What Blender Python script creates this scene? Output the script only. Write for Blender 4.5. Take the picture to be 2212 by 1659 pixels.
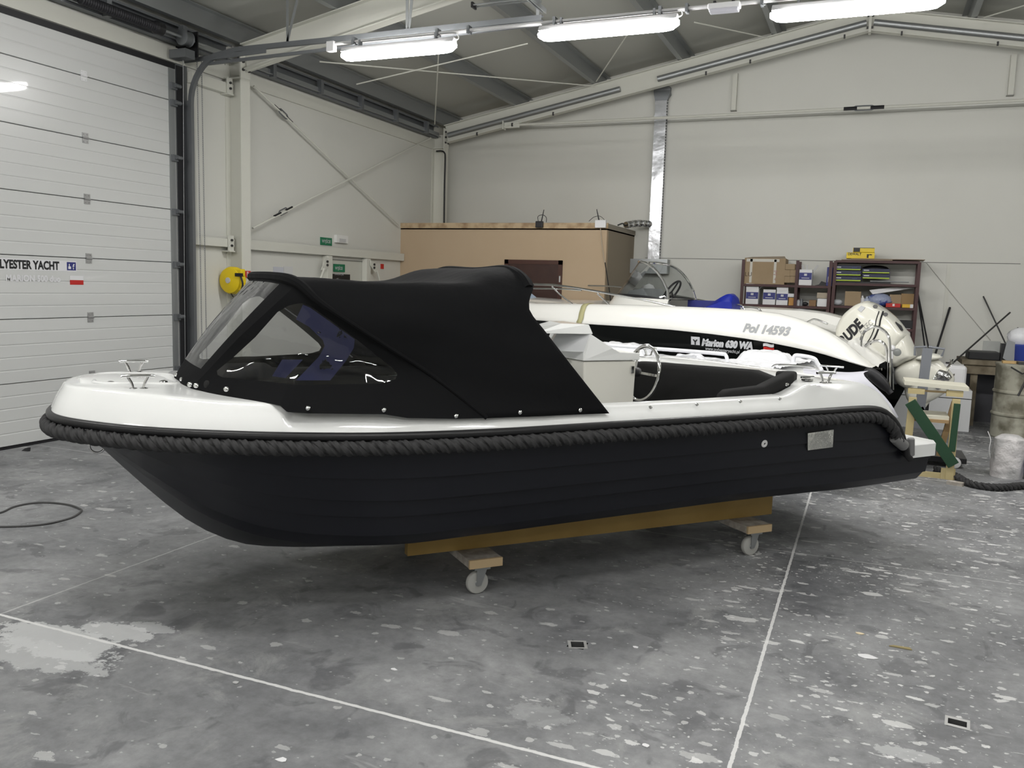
import bpy, bmesh, math, random
from mathutils import Vector, Matrix
from math import sin, cos, pi, radians, sqrt, tan

sc = bpy.context.scene
for o in list(bpy.data.objects):
    bpy.data.objects.remove(o)
COL = sc.collection
V = Vector

# ------------------------------------------------------------------ camera
FPX, PITCH, ROLL, YAW = 1822.7, .11696, -.02994, -.39546
CX, CY, EYE = 1106.0, 829.5, 1.65
_f = V((sin(YAW)*cos(PITCH), cos(YAW)*cos(PITCH), -sin(PITCH)))
_r = V((cos(YAW), -sin(YAW), 0))
_d = _f.cross(_r)
_r2 = _r*cos(ROLL) + _d*sin(ROLL)
_d2 = _d*cos(ROLL) - _r*sin(ROLL)
cam = bpy.data.cameras.new('camera')
camo = bpy.data.objects.new('camera', cam)
COL.objects.link(camo)
m = Matrix((( _r2.x, -_d2.x, -_f.x, 0), (_r2.y, -_d2.y, -_f.y, 0), (_r2.z, -_d2.z, -_f.z, EYE), (0, 0, 0, 1)))
camo.matrix_world = m
cam.sensor_fit = 'HORIZONTAL'
cam.sensor_width = 36
cam.lens = FPX/2212*36
cam.clip_start = .05
cam.clip_end = 200
sc.camera = camo
ORG = V((0, 0, EYE))

# ------------------------------------------------------------------ world, exposure
w = bpy.data.worlds.new('world')
sc.world = w
w.use_nodes = True
w.node_tree.nodes['Background'].inputs[0].default_value = (.5, .5, .5, 1)
w.node_tree.nodes['Background'].inputs[1].default_value = .0
sc.view_settings.view_transform = 'Standard'
sc.view_settings.look = 'None'
sc.view_settings.gamma = 1
sc.view_settings.use_curve_mapping = False
sc.view_settings.exposure = 0.31
LAMP_STRENGTH = 76.0
ROW2 = (1.9, -3.6)


# a surveyed image point dropped onto a known plane of the building
def ray(u, v):
    return _r2*((u-CX)/FPX) + _d2*((v-CY)/FPX) + _f
def onp(u, v, n, c):
    d = ray(u, v); n = V(n)
    return ORG + d*((c - n.dot(ORG))/n.dot(d))
def onx(u, v, x): return onp(u, v, (1, 0, 0), x)
def ony(u, v, y): return onp(u, v, (0, 1, 0), y)
def onz(u, v, z=0.): return onp(u, v, (0, 0, 1), z)

# ------------------------------------------------------------------ materials
MATS = {}
def mat(name, col, rough=.5, metal=0., spec=.5, coat=0., emit=None, estr=0., alpha=1., trans=0., ior=1.45, bump=None, var=None):
    if name in MATS: return MATS[name]
    m = bpy.data.materials.new(name); m.use_nodes = True
    nt = m.node_tree; b = nt.nodes['Principled BSDF']
    b.inputs['Base Color'].default_value = (*col, 1)
    b.inputs['Roughness'].default_value = rough
    b.inputs['Metallic'].default_value = metal
    b.inputs['Specular IOR Level'].default_value = spec
    b.inputs['Coat Weight'].default_value = coat
    b.inputs['Coat Roughness'].default_value = .03
    b.inputs['IOR'].default_value = ior
    b.inputs['Transmission Weight'].default_value = trans
    b.inputs['Alpha'].default_value = alpha
    if emit:
        b.inputs['Emission Color'].default_value = (*emit, 1)
        b.inputs['Emission Strength'].default_value = estr
    tc = None
    if bump or var:
        tc = nt.nodes.new('ShaderNodeTexCoord')
    if bump:
        sc_, st, dist = bump
        n = nt.nodes.new('ShaderNodeTexNoise'); n.inputs['Scale'].default_value = sc_; n.inputs['Detail'].default_value = 4
        nt.links.new(tc.outputs['Object'], n.inputs['Vector'])
        bp = nt.nodes.new('ShaderNodeBump'); bp.inputs['Strength'].default_value = st; bp.inputs['Distance'].default_value = dist
        nt.links.new(n.outputs['Fac'], bp.inputs['Height']); nt.links.new(bp.outputs['Normal'], b.inputs['Normal'])
    if var:
        sc_, c2, lo, hi = var
        n = nt.nodes.new('ShaderNodeTexNoise'); n.inputs['Scale'].default_value = sc_; n.inputs['Detail'].default_value = 6
        nt.links.new(tc.outputs['Object'], n.inputs['Vector'])
        cr = nt.nodes.new('ShaderNodeValToRGB')
        cr.color_ramp.elements[0].position = lo; cr.color_ramp.elements[0].color = (*col, 1)
        cr.color_ramp.elements[1].position = hi; cr.color_ramp.elements[1].color = (*c2, 1)
        nt.links.new(n.outputs['Fac'], cr.inputs['Fac']); nt.links.new(cr.outputs['Color'], b.inputs['Base Color'])
    MATS[name] = m
    return m

def node(nt, typ, **kw):
    n = nt.nodes.new(typ)
    for k, v in kw.items():
        if k.startswith('_'): setattr(n, k[1:], v)
        else: n.inputs[k].default_value = v
    return n
def ramp(nt, src, stops):
    r = nt.nodes.new('ShaderNodeValToRGB')
    while len(r.color_ramp.elements) < len(stops): r.color_ramp.elements.new(.5)
    for e, (p, c) in zip(r.color_ramp.elements, stops):
        e.position = p; e.color = (c, c, c, 1) if isinstance(c, (int, float)) else (*c, 1)
    nt.links.new(src, r.inputs[0])
    return r.outputs[0]
def math_(nt, op, a, b=None, c=None):
    n = nt.nodes.new('ShaderNodeMath'); n.operation = op
    for i, x in enumerate((a, b, c)):
        if x is None: continue
        if isinstance(x, (int, float)): n.inputs[i].default_value = x
        else: nt.links.new(x, n.inputs[i])
    return n.outputs[0]
def mixc(nt, fac, a, b):
    n = nt.nodes.new('ShaderNodeMix'); n.data_type = 'RGBA'
    for i, x in ((0, fac), (6, a), (7, b)):
        if isinstance(x, (int, float)): n.inputs[i].default_value = x
        elif isinstance(x, tuple): n.inputs[i].default_value = (*x, 1)
        else: nt.links.new(x, n.inputs[i])
    return n.outputs[2]

def floor_material():
    m = bpy.data.materials.new('stained_concrete'); m.use_nodes = True
    nt = m.node_tree; b = nt.nodes['Principled BSDF']; L = nt.links.new
    geo = nt.nodes.new('ShaderNodeNewGeometry'); P = geo.outputs['Position']
    def noise(scale, detail=6, rough=.6, vec=P, dist=0.):
        n = node(nt, 'ShaderNodeTexNoise', Scale=scale, Detail=detail, Roughness=rough, Distortion=dist)
        L(vec, n.inputs['Vector']); return n.outputs['Fac']
    def mapped(rot, scale):
        mp = nt.nodes.new('ShaderNodeMapping'); mp.inputs['Rotation'].default_value = (0, 0, rot); mp.inputs['Scale'].default_value = scale
        L(P, mp.inputs['Vector']); return mp.outputs[0]
    base = ramp(nt, noise(1.1, 8, .62, dist=.4), [(.28, (.115, .119, .126)), (.5, (.215, .219, .226)), (.7, (.34, .345, .35))])
    fine = ramp(nt, noise(14, 6, .7), [(.25, .75), (.75, 1.2)])
    mul = nt.nodes.new('ShaderNodeMix'); mul.data_type = 'RGBA'; mul.blend_type = 'MULTIPLY'; mul.inputs[0].default_value = 1
    L(base, mul.inputs[6]); L(fine, mul.inputs[7]); col = mul.outputs[2]
    # dark blotches
    dk = ramp(nt, noise(4.3, 5, .55, dist=.8), [(.36, 1.), (.42, 0.)])
    col = mixc(nt, math_(nt, 'MULTIPLY', dk, .45), col, (.07, .072, .078))
    # cloudy pale patches
    pl = ramp(nt, noise(2.3, 10, .72, dist=.5), [(.56, 0.), (.64, 1.)])
    col = mixc(nt, math_(nt, 'MULTIPLY', pl, .45), col, (.36, .365, .36))
    # spilt resin spots by the front joint
    sep = nt.nodes.new('ShaderNodeSeparateXYZ'); L(P, sep.inputs[0])
    def spot(cx, cy, rx, ry, edge=.45):
        dx = math_(nt, 'DIVIDE', math_(nt, 'SUBTRACT', sep.outputs[0], cx), rx)
        dy = math_(nt, 'DIVIDE', math_(nt, 'SUBTRACT', sep.outputs[1], cy), ry)
        r = math_(nt, 'SQRT', math_(nt, 'ADD', math_(nt, 'MULTIPLY', dx, dx), math_(nt, 'MULTIPLY', dy, dy)))
        r = math_(nt, 'ADD', r, math_(nt, 'MULTIPLY', math_(nt, 'SUBTRACT', noise(9, 8, .75), .5), 2.2))
        return ramp(nt, r, [(.8, 1.), (.9, 0.)])
    for (sx, sy, rx, ry, a) in SPOTS:
        col = mixc(nt, math_(nt, 'MULTIPLY', spot(sx, sy, rx, ry), a), col, (.56, .57, .57))
    # splashes of white filler, smeared in a few directions
    px_ = math_(nt, 'MULTIPLY', math_(nt, 'ADD', sep.outputs[0], math_(nt, 'MULTIPLY', noise(.8, 3, .6), 2.4)), .2)
    near = ramp(nt, px_, [(-.25, .2), (.1, 1.)])
    nb = ramp(nt, noise(.9, 3, .6), [(.36, .15), (.52, 1.)]); near = math_(nt, 'MULTIPLY', near, nb)
    def chips(scale, rot, stretch, keep, rmax, wob_, a, mask=None):
        nonlocal col
        mp = nt.nodes.new('ShaderNodeMapping'); mp.inputs['Rotation'].default_value = (0, 0, rot); mp.inputs['Scale'].default_value = (scale, scale*stretch, scale)
        L(P, mp.inputs['Vector'])
        nn = node(nt, 'ShaderNodeTexNoise', Scale=wob_[0], Detail=5., Roughness=.65); L(mp.outputs[0], nn.inputs['Vector'])
        vm = nt.nodes.new('ShaderNodeVectorMath'); vm.operation = 'MULTIPLY_ADD'; L(nn.outputs['Color'], vm.inputs[0]); vm.inputs[1].default_value = (wob_[1],)*3; L(mp.outputs[0], vm.inputs[2])
        vo = node(nt, 'ShaderNodeTexVoronoi', _voronoi_dimensions='2D', Scale=1., Randomness=1.); L(vm.outputs[0], vo.inputs['Vector'])
        sp_ = nt.nodes.new('ShaderNodeSeparateColor'); L(vo.outputs['Color'], sp_.inputs[0])
        on = math_(nt, 'GREATER_THAN', sp_.outputs[0], 1-keep)
        rad = math_(nt, 'MULTIPLY', math_(nt, 'POWER', sp_.outputs[1], 3.0), rmax*1.25); rad = math_(nt, 'ADD', rad, rmax*.20)
        f = math_(nt, 'MULTIPLY', math_(nt, 'LESS_THAN', vo.outputs['Distance'], rad), on)
        f = math_(nt, 'MULTIPLY', f, math_(nt, 'ADD', math_(nt, 'MULTIPLY', sp_.outputs[2], .6), .4))
        if mask is not None: f = math_(nt, 'MULTIPLY', f, math_(nt, 'GREATER_THAN', mask, sp_.outputs[2]))
        col = mixc(nt, math_(nt, 'MULTIPLY', f, a), col, (.74, .74, .73))
    chips(4.2, .5, 2.2, .30, .24, (2.2, .75), .7, near)
    chips(6.5, -.35, 2.6, .34, .25, (2.2, .7), .8, near)
    chips(9.5, .15, 1.5, .32, .24, (2.2, .7), .85, near)
    chips(17, 1.1, 1.2, .28, .22, (2., .6), .8, near)
    chips(34, .3, 1.4, .3, .2, (1.5, .5), .7, near)
    # long pale drag marks
    dm_ = ramp(nt, noise(1.6, 4, .6, mapped(.25, (1, 5, 1)), .5), [(.66, 0.), (.70, 1.)])
    col = mixc(nt, math_(nt, 'MULTIPLY', dm_, .3), col, (.48, .48, .48))
    # saw-cut joints filled with pale grout
    wob = math_(nt, 'MULTIPLY', math_(nt, 'SUBTRACT', noise(22, 3, .6), .5), .012)
    for axis, pos, wd, a in ((0, -.331, .0075, .8), (1, 2.66, .0085, .85), (0, -3.75, .006, .35), (1, 5.555, .006, .35), (0, 3.1, .008, .6), (1, 8.45, .008, .5)):
        dst = math_(nt, 'ABSOLUTE', math_(nt, 'ADD', math_(nt, 'SUBTRACT', sep.outputs[axis], pos), wob))
        f = math_(nt, 'LESS_THAN', dst, wd)
        col = mixc(nt, math_(nt, 'MULTIPLY', f, a), col, (.74, .74, .73))
    L(col, b.inputs['Base Color'])
    rg = ramp(nt, noise(3.1, 5, .6), [(.3, .42), (.7, .68)])
    L(rg, b.inputs['Roughness'])
    b.inputs['Specular IOR Level'].default_value = .35
    bp = node(nt, 'ShaderNodeBump', Strength=.25, Distance=.004)
    L(noise(30, 5, .6), bp.inputs['Height']); L(bp.outputs[0], b.inputs['Normal'])
    return m

# ------------------------------------------------------------------ mesh helper
class MB:
    def __init__(s): s.v = []; s.f = []; s.m = []; s.cur = 0
    def add(s, vs, fs):
        k = len(s.v); s.v += [tuple(x) for x in vs]
        for f in fs: s.f.append(tuple(i+k for i in f)); s.m.append(s.cur)
    def box(s, a, b, M=None):
        x0, x1 = sorted((a[0], b[0])); y0, y1 = sorted((a[1], b[1])); z0, z1 = sorted((a[2], b[2]))
        vs = [V((x, y, z)) for z in (z0, z1) for (x, y) in ((x0, y0), (x1, y0), (x1, y1), (x0, y1))]
        if M is not None: vs = [M @ p for p in vs]
        s.add(vs, [(3, 2, 1, 0), (4, 5, 6, 7), (0, 1, 5, 4), (1, 2, 6, 5), (2, 3, 7, 6), (3, 0, 4, 7)])
        return s
    def bar(s, p0, p1, wd, ht, up=(0, 0, 1), o=(0, 0)):
        p0 = V(p0); p1 = V(p1); d = (p1-p0).normalized(); up = V(up)
        side = d.cross(up).normalized(); u2 = side.cross(d)
        vs = []
        for p in (p0, p1):
            for a, b in ((-1, -1), (1, -1), (1, 1), (-1, 1)):
                vs.append(p + side*(a*wd/2+o[0]) + u2*(b*ht/2+o[1]))
        s.add(vs, [(0, 1, 2, 3), (7, 6, 5, 4), (0, 4, 5, 1), (1, 5, 6, 2), (2, 6, 7, 3), (3, 7, 4, 0)])
        return s
    def prism(s, poly, d):
        # poly: 3d loop, extruded by vector d
        n = len(poly); d = V(d); vs = [V(p) for p in poly] + [V(p)+d for p in poly]
        s.add(vs, [tuple(range(n-1, -1, -1)), tuple(range(n, 2*n))] + [(i, (i+1) % n, n+(i+1) % n, n+i) for i in range(n)])
        return s
    def ribeam(s, p0, p1, prof, up=(0, 0, 1)):
        # thin profile polyline polygon (2d) swept straight
        p0 = V(p0); p1 = V(p1); d = (p1-p0).normalized(); side = d.cross(V(up)).normalized(); u2 = side.cross(d)
        s.prism([p0 + side*a + u2*b for a, b in prof], p1-p0)
        return s
    def ibeam(s, p0, p1, wd, ht, tf=.012, tw=.008, up=(0, 0, 1)):
        a, h, t, q = wd/2, ht/2, tf, tw/2
        s.ribeam(p0, p1, [(-a, -h), (a, -h), (a, -h+t), (q, -h+t), (q, h-t), (a, h-t), (a, h), (-a, h), (-a, h-t), (-q, h-t), (-q, -h+t), (-a, -h+t)], up)
        return s
    def tube(s, path, r, n=10, closed=False, caps=True, rf=None):
        path = [V(p) for p in path]; N = len(path)
        T = []
        for i in range(N):
            a = path[i-1] if (i > 0 or closed) else path[i]; b = path[(i+1) % N] if (i < N-1 or closed) else path[i]
            T.append((b-a).normalized())
        u = T[0].orthogonal().normalized(); rings = []
        for i in range(N):
            u = (u - T[i]*u.dot(T[i])).normalized(); w_ = T[i].cross(u)
            ri = rf(i/(N-1)) if rf else r
            rings.append([path[i] + (u*cos(2*pi*k/n) + w_*sin(2*pi*k/n))*ri for k in range(n)])
        vs = [p for rg in rings for p in rg]; fs = []
        for i in range(N if closed else N-1):
            j = (i+1) % N
            for k in range(n): fs.append((i*n+k, i*n+(k+1) % n, j*n+(k+1) % n, j*n+k))
        if caps and not closed: fs += [tuple(range(n-1, -1, -1)), tuple((N-1)*n+k for k in range(n))]
        s.add(vs, fs); return s
    def cyl(s, p0, p1, r0, r1=None, n=24, caps=True):
        r1 = r0 if r1 is None else r1
        return s.tube([p0, p1], r0, n, caps=caps, rf=lambda t: r0+(r1-r0)*t)
    def lathe(s, c, axis, prof, n=28):
        # prof: (distance along axis, radius)
        c = V(c); ax = V(axis).normalized(); u = ax.orthogonal().normalized(); w_ = ax.cross(u)
        vs = [c + ax*h + (u*cos(2*pi*k/n)+w_*sin(2*pi*k/n))*max(r, 1e-4) for h, r in prof for k in range(n)]
        fs = [(i*n+k, i*n+(k+1) % n, (i+1)*n+(k+1) % n, (i+1)*n+k) for i in range(len(prof)-1) for k in range(n)]
        fs += [tuple(range(n-1, -1, -1)), tuple((len(prof)-1)*n+k for k in range(n))]
        s.add(vs, fs); return s
    def sphere(s, c, r, n=16, m=10, sx=(1, 1, 1)):
        c = V(c); vs = []; fs = []
        for i in range(m+1):
            a = pi*i/m
            for k in range(n):
                vs.append(c + V((cos(2*pi*k/n)*sin(a)*r*sx[0], sin(2*pi*k/n)*sin(a)*r*sx[1], cos(a)*r*sx[2])))
        for i in range(m):
            for k in range(n): fs.append((i*n+k, (i+1)*n+k, (i+1)*n+(k+1) % n, i*n+(k+1) % n))
        s.add(vs, fs); return s
    def grid(s, rows, closed=False):
        n = len(rows[0]); vs = [p for r in rows for p in r]; fs = []
        for i in range(len(rows)-1):
            for k in range(n if closed else n-1):
                fs.append((i*n+k, i*n+(k+1) % n, (i+1)*n+(k+1) % n, (i+1)*n+k))
        s.add(vs, fs); return s
    def build(s, name, mats, parent=None, smooth=35, bevel=0., solid=0., loc=None):
        me = bpy.data.meshes.new(name)
        org = V(loc) if loc is not None else V((0, 0, 0))
        me.from_pydata([tuple(V(p)-org) for p in s.v], [], s.f)
        for mt in (mats if isinstance(mats, (list, tuple)) else [mats]): me.materials.append(mt)
        if max(s.m or [0]) > 0: me.polygons.foreach_set('material_index', s.m)
        me.validate(); 
        bm = bmesh.new(); bm.from_mesh(me)
        bmesh.ops.remove_doubles(bm, verts=bm.verts, dist=1e-5)
        if smooth:
            bmesh.ops.recalc_face_normals(bm, faces=bm.faces)
            lim = radians(smooth)
            for f in bm.faces: f.smooth = True
            for e in bm.edges:
                if len(e.link_faces) == 2 and e.calc_face_angle(0) > lim: e.smooth = False
        bm.to_mesh(me); bm.free()
        o = bpy.data.objects.new(name, me); COL.objects.link(o); o.location = org
        if parent: o.parent = parent
        if bevel:
            md = o.modifiers.new('bevel', 'BEVEL'); md.width = bevel; md.segments = 3; md.limit_method = 'ANGLE'; md.angle_limit = radians(40)
            md.harden_normals = False
        if solid:
            md = o.modifiers.new('solid', 'SOLIDIFY'); md.thickness = solid; md.offset = 0
        return o

def tag(o, label=None, cat=None, group=None, kind=None):
    if label: o['label'] = label
    if cat: o['category'] = cat
    if group: o['group'] = group
    if kind: o['kind'] = kind
    return o
def struct(o): o['kind'] = 'structure'; return o
def empty(name, loc=(0, 0, 0), rz=0., label=None, cat=None, group=None):
    o = bpy.data.objects.new(name, None); COL.objects.link(o); o.location = loc; o.rotation_euler = (0, 0, rz)
    o.empty_display_size = .1
    return tag(o, label, cat, group)
def copy_tree(o, parent=None):
    c = o.copy(); COL.objects.link(c); c.parent = parent
    for ch in [x for x in bpy.data.objects if x.parent == o]: copy_tree(ch, c)
    return c
def M3(c, ex, ey, ez):
    ex, ey, ez = V(ex), V(ey), V(ez)
    return Matrix(((ex.x, ey.x, ez.x, c[0]), (ex.y, ey.y, ez.y, c[1]), (ex.z, ey.z, ez.z, c[2]), (0, 0, 0, 1)))
def smoothstep(a, b, x):
    t = min(1, max(0, (x-a)/(b-a))); return t*t*(3-2*t)
def interp(x, X, Y):
    if x <= X[0]: return Y[0]
    for i in range(len(X)-1):
        if x <= X[i+1]:
            t = (x-X[i])/(X[i+1]-X[i]); return Y[i]+(Y[i+1]-Y[i])*t
    return Y[-1]
def pchip(x, X, Y):
    # smooth monotone interpolation
    if x <= X[0]: return Y[0]
    if x >= X[-1]: return Y[-1]
    n = len(X); d = [(Y[i+1]-Y[i])/(X[i+1]-X[i]) for i in range(n-1)]
    i = max(k for k in range(n-1) if X[k] <= x)
    def sl(k):
        if k == 0: return d[0]
        if k == n-1: return d[-1]
        return 0 if d[k-1]*d[k] <= 0 else 2*d[k-1]*d[k]/(d[k-1]+d[k])
    h = X[i+1]-X[i]; t = (x-X[i])/h
    return (2*t**3-3*t**2+1)*Y[i]+(t**3-2*t**2+t)*h*sl(i)+(-2*t**3+3*t**2)*Y[i+1]+(t**3-t**2)*h*sl(i+1)
def resample(pts, n):
    pts = [V(p) for p in pts]; L = [0]
    for a, b in zip(pts, pts[1:]): L.append(L[-1]+(b-a).length)
    out = []
    for i in range(n):
        s = L[-1]*i/(n-1)
        k = 0
        while k < len(L)-2 and L[k+1] < s: k += 1
        t = (s-L[k])/max(1e-9, L[k+1]-L[k]); out.append(pts[k].lerp(pts[k+1], t))
    return out
def catmull(pts, n=8, closed=False):
    pts = [V(p) for p in pts]; N = len(pts); out = []
    rng = range(N) if closed else range(N-1)
    for i in rng:
        p0 = pts[i-1] if (i > 0 or closed) else pts[i]*2-pts[i+1]
        p1 = pts[i]; p2 = pts[(i+1) % N]; p3 = pts[(i+2) % N] if (i+2 < N or closed) else p2*2-p1
        for k in range(n):
            t = k/n
            out.append(.5*((2*p1)+(p2-p0)*t+(2*p0-5*p1+4*p2-p3)*t*t+(3*p1-p0-3*p2+p3)*t**3))
    if not closed: out.append(pts[-1])
    return out
def text(name, s, size, fn, material, parent=None, shear=0., bold=0., depth=0., dense=False):
    cu = bpy.data.curves.new('t', 'FONT'); cu.body = s; cu.size = size; cu.shear = shear; cu.offset = bold
    cu.resolution_u = 4
    t = bpy.data.objects.new('t', cu); COL.objects.link(t)
    bpy.context.view_layer.update()
    me = bpy.data.meshes.new_from_object(t.evaluated_get(bpy.context.evaluated_depsgraph_get()))
    bpy.data.objects.remove(t); bpy.data.curves.remove(cu)
    for v in me.vertices: v.co = fn(v.co.x, v.co.y)
    me.name = name; me.materials.clear(); me.materials.append(material)
    o = bpy.data.objects.new(name, me); COL.objects.link(o)
    if parent: o.parent = parent
    return o

# colours
cream = mat('cream_paint', (.62, .62, .56), .45)
wallm = mat('wall_panel', (.65, .65, .605), .5, var=(.7, (.615, .615, .57), .3, .7))
roofm = mat('roof_panel', (.42, .425, .39), .5)
galv = mat('galvanised_steel', (.36, .375, .38), .42, .75, bump=(40, .05, .002))
galvd = mat('dull_galvanised', (.19, .20, .21), .5, .6)
dark = mat('dark_rubber', (.012, .012, .014), .5)
blackp = mat('black_plastic', (.015, .015, .017), .4)
bolt = mat('bolt_steel', (.06, .06, .06), .5, .6)
chrome = mat('polished_steel', (.72, .72, .72), .09, 1.)
white = mat('white_gelcoat', (.80, .81, .80), .12, coat=.4)
cream_g = mat('cream_gelcoat', (.83, .825, .785), .14, coat=.4)
navy = mat('navy_gelcoat', (.0095, .0102, .0145), .38, spec=.35)
blackg = mat('black_gelcoat', (.006, .007, .007), .12, coat=.3)
canvas = mat('black_canvas', (.0050, .0052, .0058), .9, spec=.15, bump=(9, .25, .02))
ropem = mat('black_rope', (.036, .036, .037), .7, spec=.3)
fabric = mat('charcoal_fabric', (.018, .018, .018), .85, spec=.2, bump=(160, .3, .002))
pine = mat('pine_wood', (.55, .38, .17), .6, var=(5, (.45, .29, .12), .3, .7))
beamw = mat('yellow_shuttering_wood', (.38, .25, .075), .55, var=(4, (.31, .195, .05), .3, .7))
rawwood = mat('rough_wood', (.50, .38, .24), .75, var=(6, (.20, .11, .05), .45, .75))
woodend = mat('dusty_wood', (.45, .42, .38), .8, var=(20, (.33, .30, .26), .4, .6))
nylon = mat('grey_nylon', (.42, .42, .40), .5)
card = mat('cardboard', (.36, .27, .17), .8, var=(3, (.30, .22, .13), .3, .7))
cardl = mat('pale_cardboard', (.42, .36, .28), .8)
tape = mat('packing_tape', (.55, .53, .47), .3)
wpaper = mat('white_paper', (.75, .75, .76), .7)
bluep = mat('blue_print', (.03, .035, .19), .5)
yellow = mat('yellow_plastic', (.75, .55, .01), .4)
black = mat('black_print', (.01, .01, .012), .5)
greyp = mat('silver_print', (.55, .56, .58), .4)
greyt = mat('pale_grey_print', (.50, .50, .50), .5)
red = mat('red_print', (.50, .02, .015), .5)
green = mat('green_sign', (.01, .17, .08), .5)
rust = mat('oxblood_steel', (.062, .022, .022), .5)
greenp = mat('green_paint', (.014, .055, .025), .5)
officew = mat('tan_board', (.47, .36, .245), .7, var=(1.2, (.45, .34, .225), .3, .7))
brown = mat('dark_brown_door', (.045, .018, .012), .4, var=(8, (.035, .013, .009), .3, .7))
plastic_sheet = mat('milky_plastic_sheet', (.78, .79, .82), .22, bump=(14, .6, .02))
bluetarp = mat('blue_tarpaulin', (.008, .02, .30), .45, bump=(8, .5, .02))
lampm = mat('lit_tube_cover', (.9, .9, .9), .4, emit=(1., .985, .965), estr=LAMP_STRENGTH)
greysteel = mat('grey_painted_steel', (.16, .17, .19), .45)
dirty = mat('grimy_beige_paint', (.40, .39, .32), .55, var=(5, (.15, .14, .10), .42, .62))
greyboard = mat('grey_board', (.28, .29, .30), .6)

# ================================================================== ROOM
XL, XR, YB, YF = -7.26, 6.72, 14.0, -8.0
XA, SL = -.27, .195                      # ridge line, roof slope
def zb(x): return 4.03 + SL*((x-XL) if x < XA else (2*XA-x-XL))       # rafter underside
HR, HP = .30, .20
def zroof(x): return zb(x)+HR+HP

SPOTS = []
for (u, v, rx, ry, a) in ((120, 1385, .42, .16, .8), (250, 1365, .22, .10, .75), (60, 1410, .5, .13, .6), (330, 1355, .14, .06, .5), (1960, 1630, .12, .05, .5), (1165, 1545, .14, .10, .25)):
    p = onz(u, v); SPOTS.append((p.x, p.y, rx, ry, a))

# floor with square drain pits cut out of it
PITS = [(-1.131, 3.592, .030, .030, .4), (.438, 3.575, .033, .024, -.1)]
b = MB()
xs = [XL-.3]; 
rects = []
pc = [(x-.04, x+.04, y-.04, y+.04) for x, y, *_ in PITS]
# split floor in x strips around the two pits
cuts = sorted(pc)
x0 = XL-.3
for (a, c_, d, e) in cuts:
    b.box((x0, YF, -.2), (a, YB+.2, 0)) if False else None
    b.add([(x0, YF, 0), (a, YF, 0), (a, YB+.2, 0), (x0, YB+.2, 0)], [(0, 1, 2, 3)])
    b.add([(a, YF, 0), (c_, YF, 0), (c_, d, 0), (a, d, 0)], [(0, 1, 2, 3)])
    b.add([(a, e, 0), (c_, e, 0), (c_, YB+.2, 0), (a, YB+.2, 0)], [(0, 1, 2, 3)])
    x0 = c_
b.add([(x0, YF, 0), (XR+.3, YF, 0), (XR+.3, YB+.2, 0), (x0, YB+.2, 0)], [(0, 1, 2, 3)])
fl = b.build('floor', floor_material(), smooth=0); struct(fl)
for i, (px, py, hx, hy, rz) in enumerate(PITS):
    e = empty('floor_socket', (px, py, 0), 0, ['square steel floor socket left of the pale floor joint, below the dolly', 'square steel floor socket near the lower right corner of the floor'][i], 'floor socket', 'square sockets set in the concrete')
    b = MB(); R = Matrix.Rotation(rz, 4, 'Z')
    o_, i_ = .041, .030
    b.add([R@V((x*(o_+.003), y*(o_+.003), .0015)) for x, y in ((-1, -1), (1, -1), (1, 1), (-1, 1))] + [R@V((x*hx, y*hy, .0015)) for x, y in ((-1, -1), (1, -1), (1, 1), (-1, 1))],
          [(0, 1, 5, 4), (1, 2, 6, 5), (2, 3, 7, 6), (3, 0, 4, 7)])
    b.build('rim', mat('worn_rim', (.45, .45, .44), .5, .3), e, smooth=0)
    b = MB(); vs = [R@V((x*hx, y*hy, z)) for z in (.0015, -.06) for x, y in ((-1, -1), (1, -1), (1, 1), (-1, 1))]
    b.add(vs, [(4, 5, 6, 7), (0, 1, 5, 4), (1, 2, 6, 5), (2, 3, 7, 6), (3, 0, 4, 7)])
    b.build('pit', mat('pit_dirt', (.05, .05, .05), .8), e, smooth=0)

# walls
DY0, DY1, DZ = 1.2, 7.43, 3.93             # doorway in the left wall
b = MB()
def quadx(x, y0, y1, z0, z1): b.box((x-.12, y0, z0), (x, y1, z1))
quadx(XL, YF, DY0, 0, zroof(XL)+.1); quadx(XL, DY1, YB, 0, zroof(XL)+.1); quadx(XL, DY0, DY1, DZ, zroof(XL)+.1)
struct(b.build('wall_left', wallm, smooth=0))
b = MB()
b.prism([(XL-.12, YB, 0), (XR+.12, YB, 0), (XR+.12, YB, zroof(XR)+.1), (XA, YB, zroof(XA)+.12), (XL-.12, YB, zroof(XL)+.1)], (0, .12, 0))
struct(b.build('wall_back', wallm, smooth=0))
b = MB()
b.prism([(XL-.12, YF-.12, 0), (XR+.12, YF-.12, 0), (XR+.12, YF-.12, zroof(XR)+.1), (XA, YF-.12, zroof(XA)+.12), (XL-.12, YF-.12, zroof(XL)+.1)], (0, .12, 0))
struct(b.build('wall_front', wallm, smooth=0))
b = MB(); b.box((XR, YF, 0), (XR+.12, YB, zroof(XR)+.1)); struct(b.build('wall_right', wallm, smooth=0))
b = MB()
b.prism([(XL-.12, YF-.12, zroof(XL)), (XA, YF-.12, zroof(XA)), (XR+.12, YF-.12, zroof(XR)), (XR+.12, YF-.12, zroof(XR)+.1), (XA, YF-.12, zroof(XA)+.1), (XL-.12, YF-.12, zroof(XL)+.1)], (0, YB-YF+.24, 0))
struct(b.build('ceiling', roofm, smooth=0))
# panel seam along the back wall and sheet joints
b = MB(); b.box((-3.5, YB-.004, 2.158), (1.95, YB, 2.166)); struct(b.build('trim_1', mat('seam_shadow_gap', (.12, .12, .11), .7), smooth=0))
b = MB(); b.box((1.02, YB-.012, .9), (1.07, YB, 2.14)); struct(b.build('trim_2', cream, smooth=0))
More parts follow.
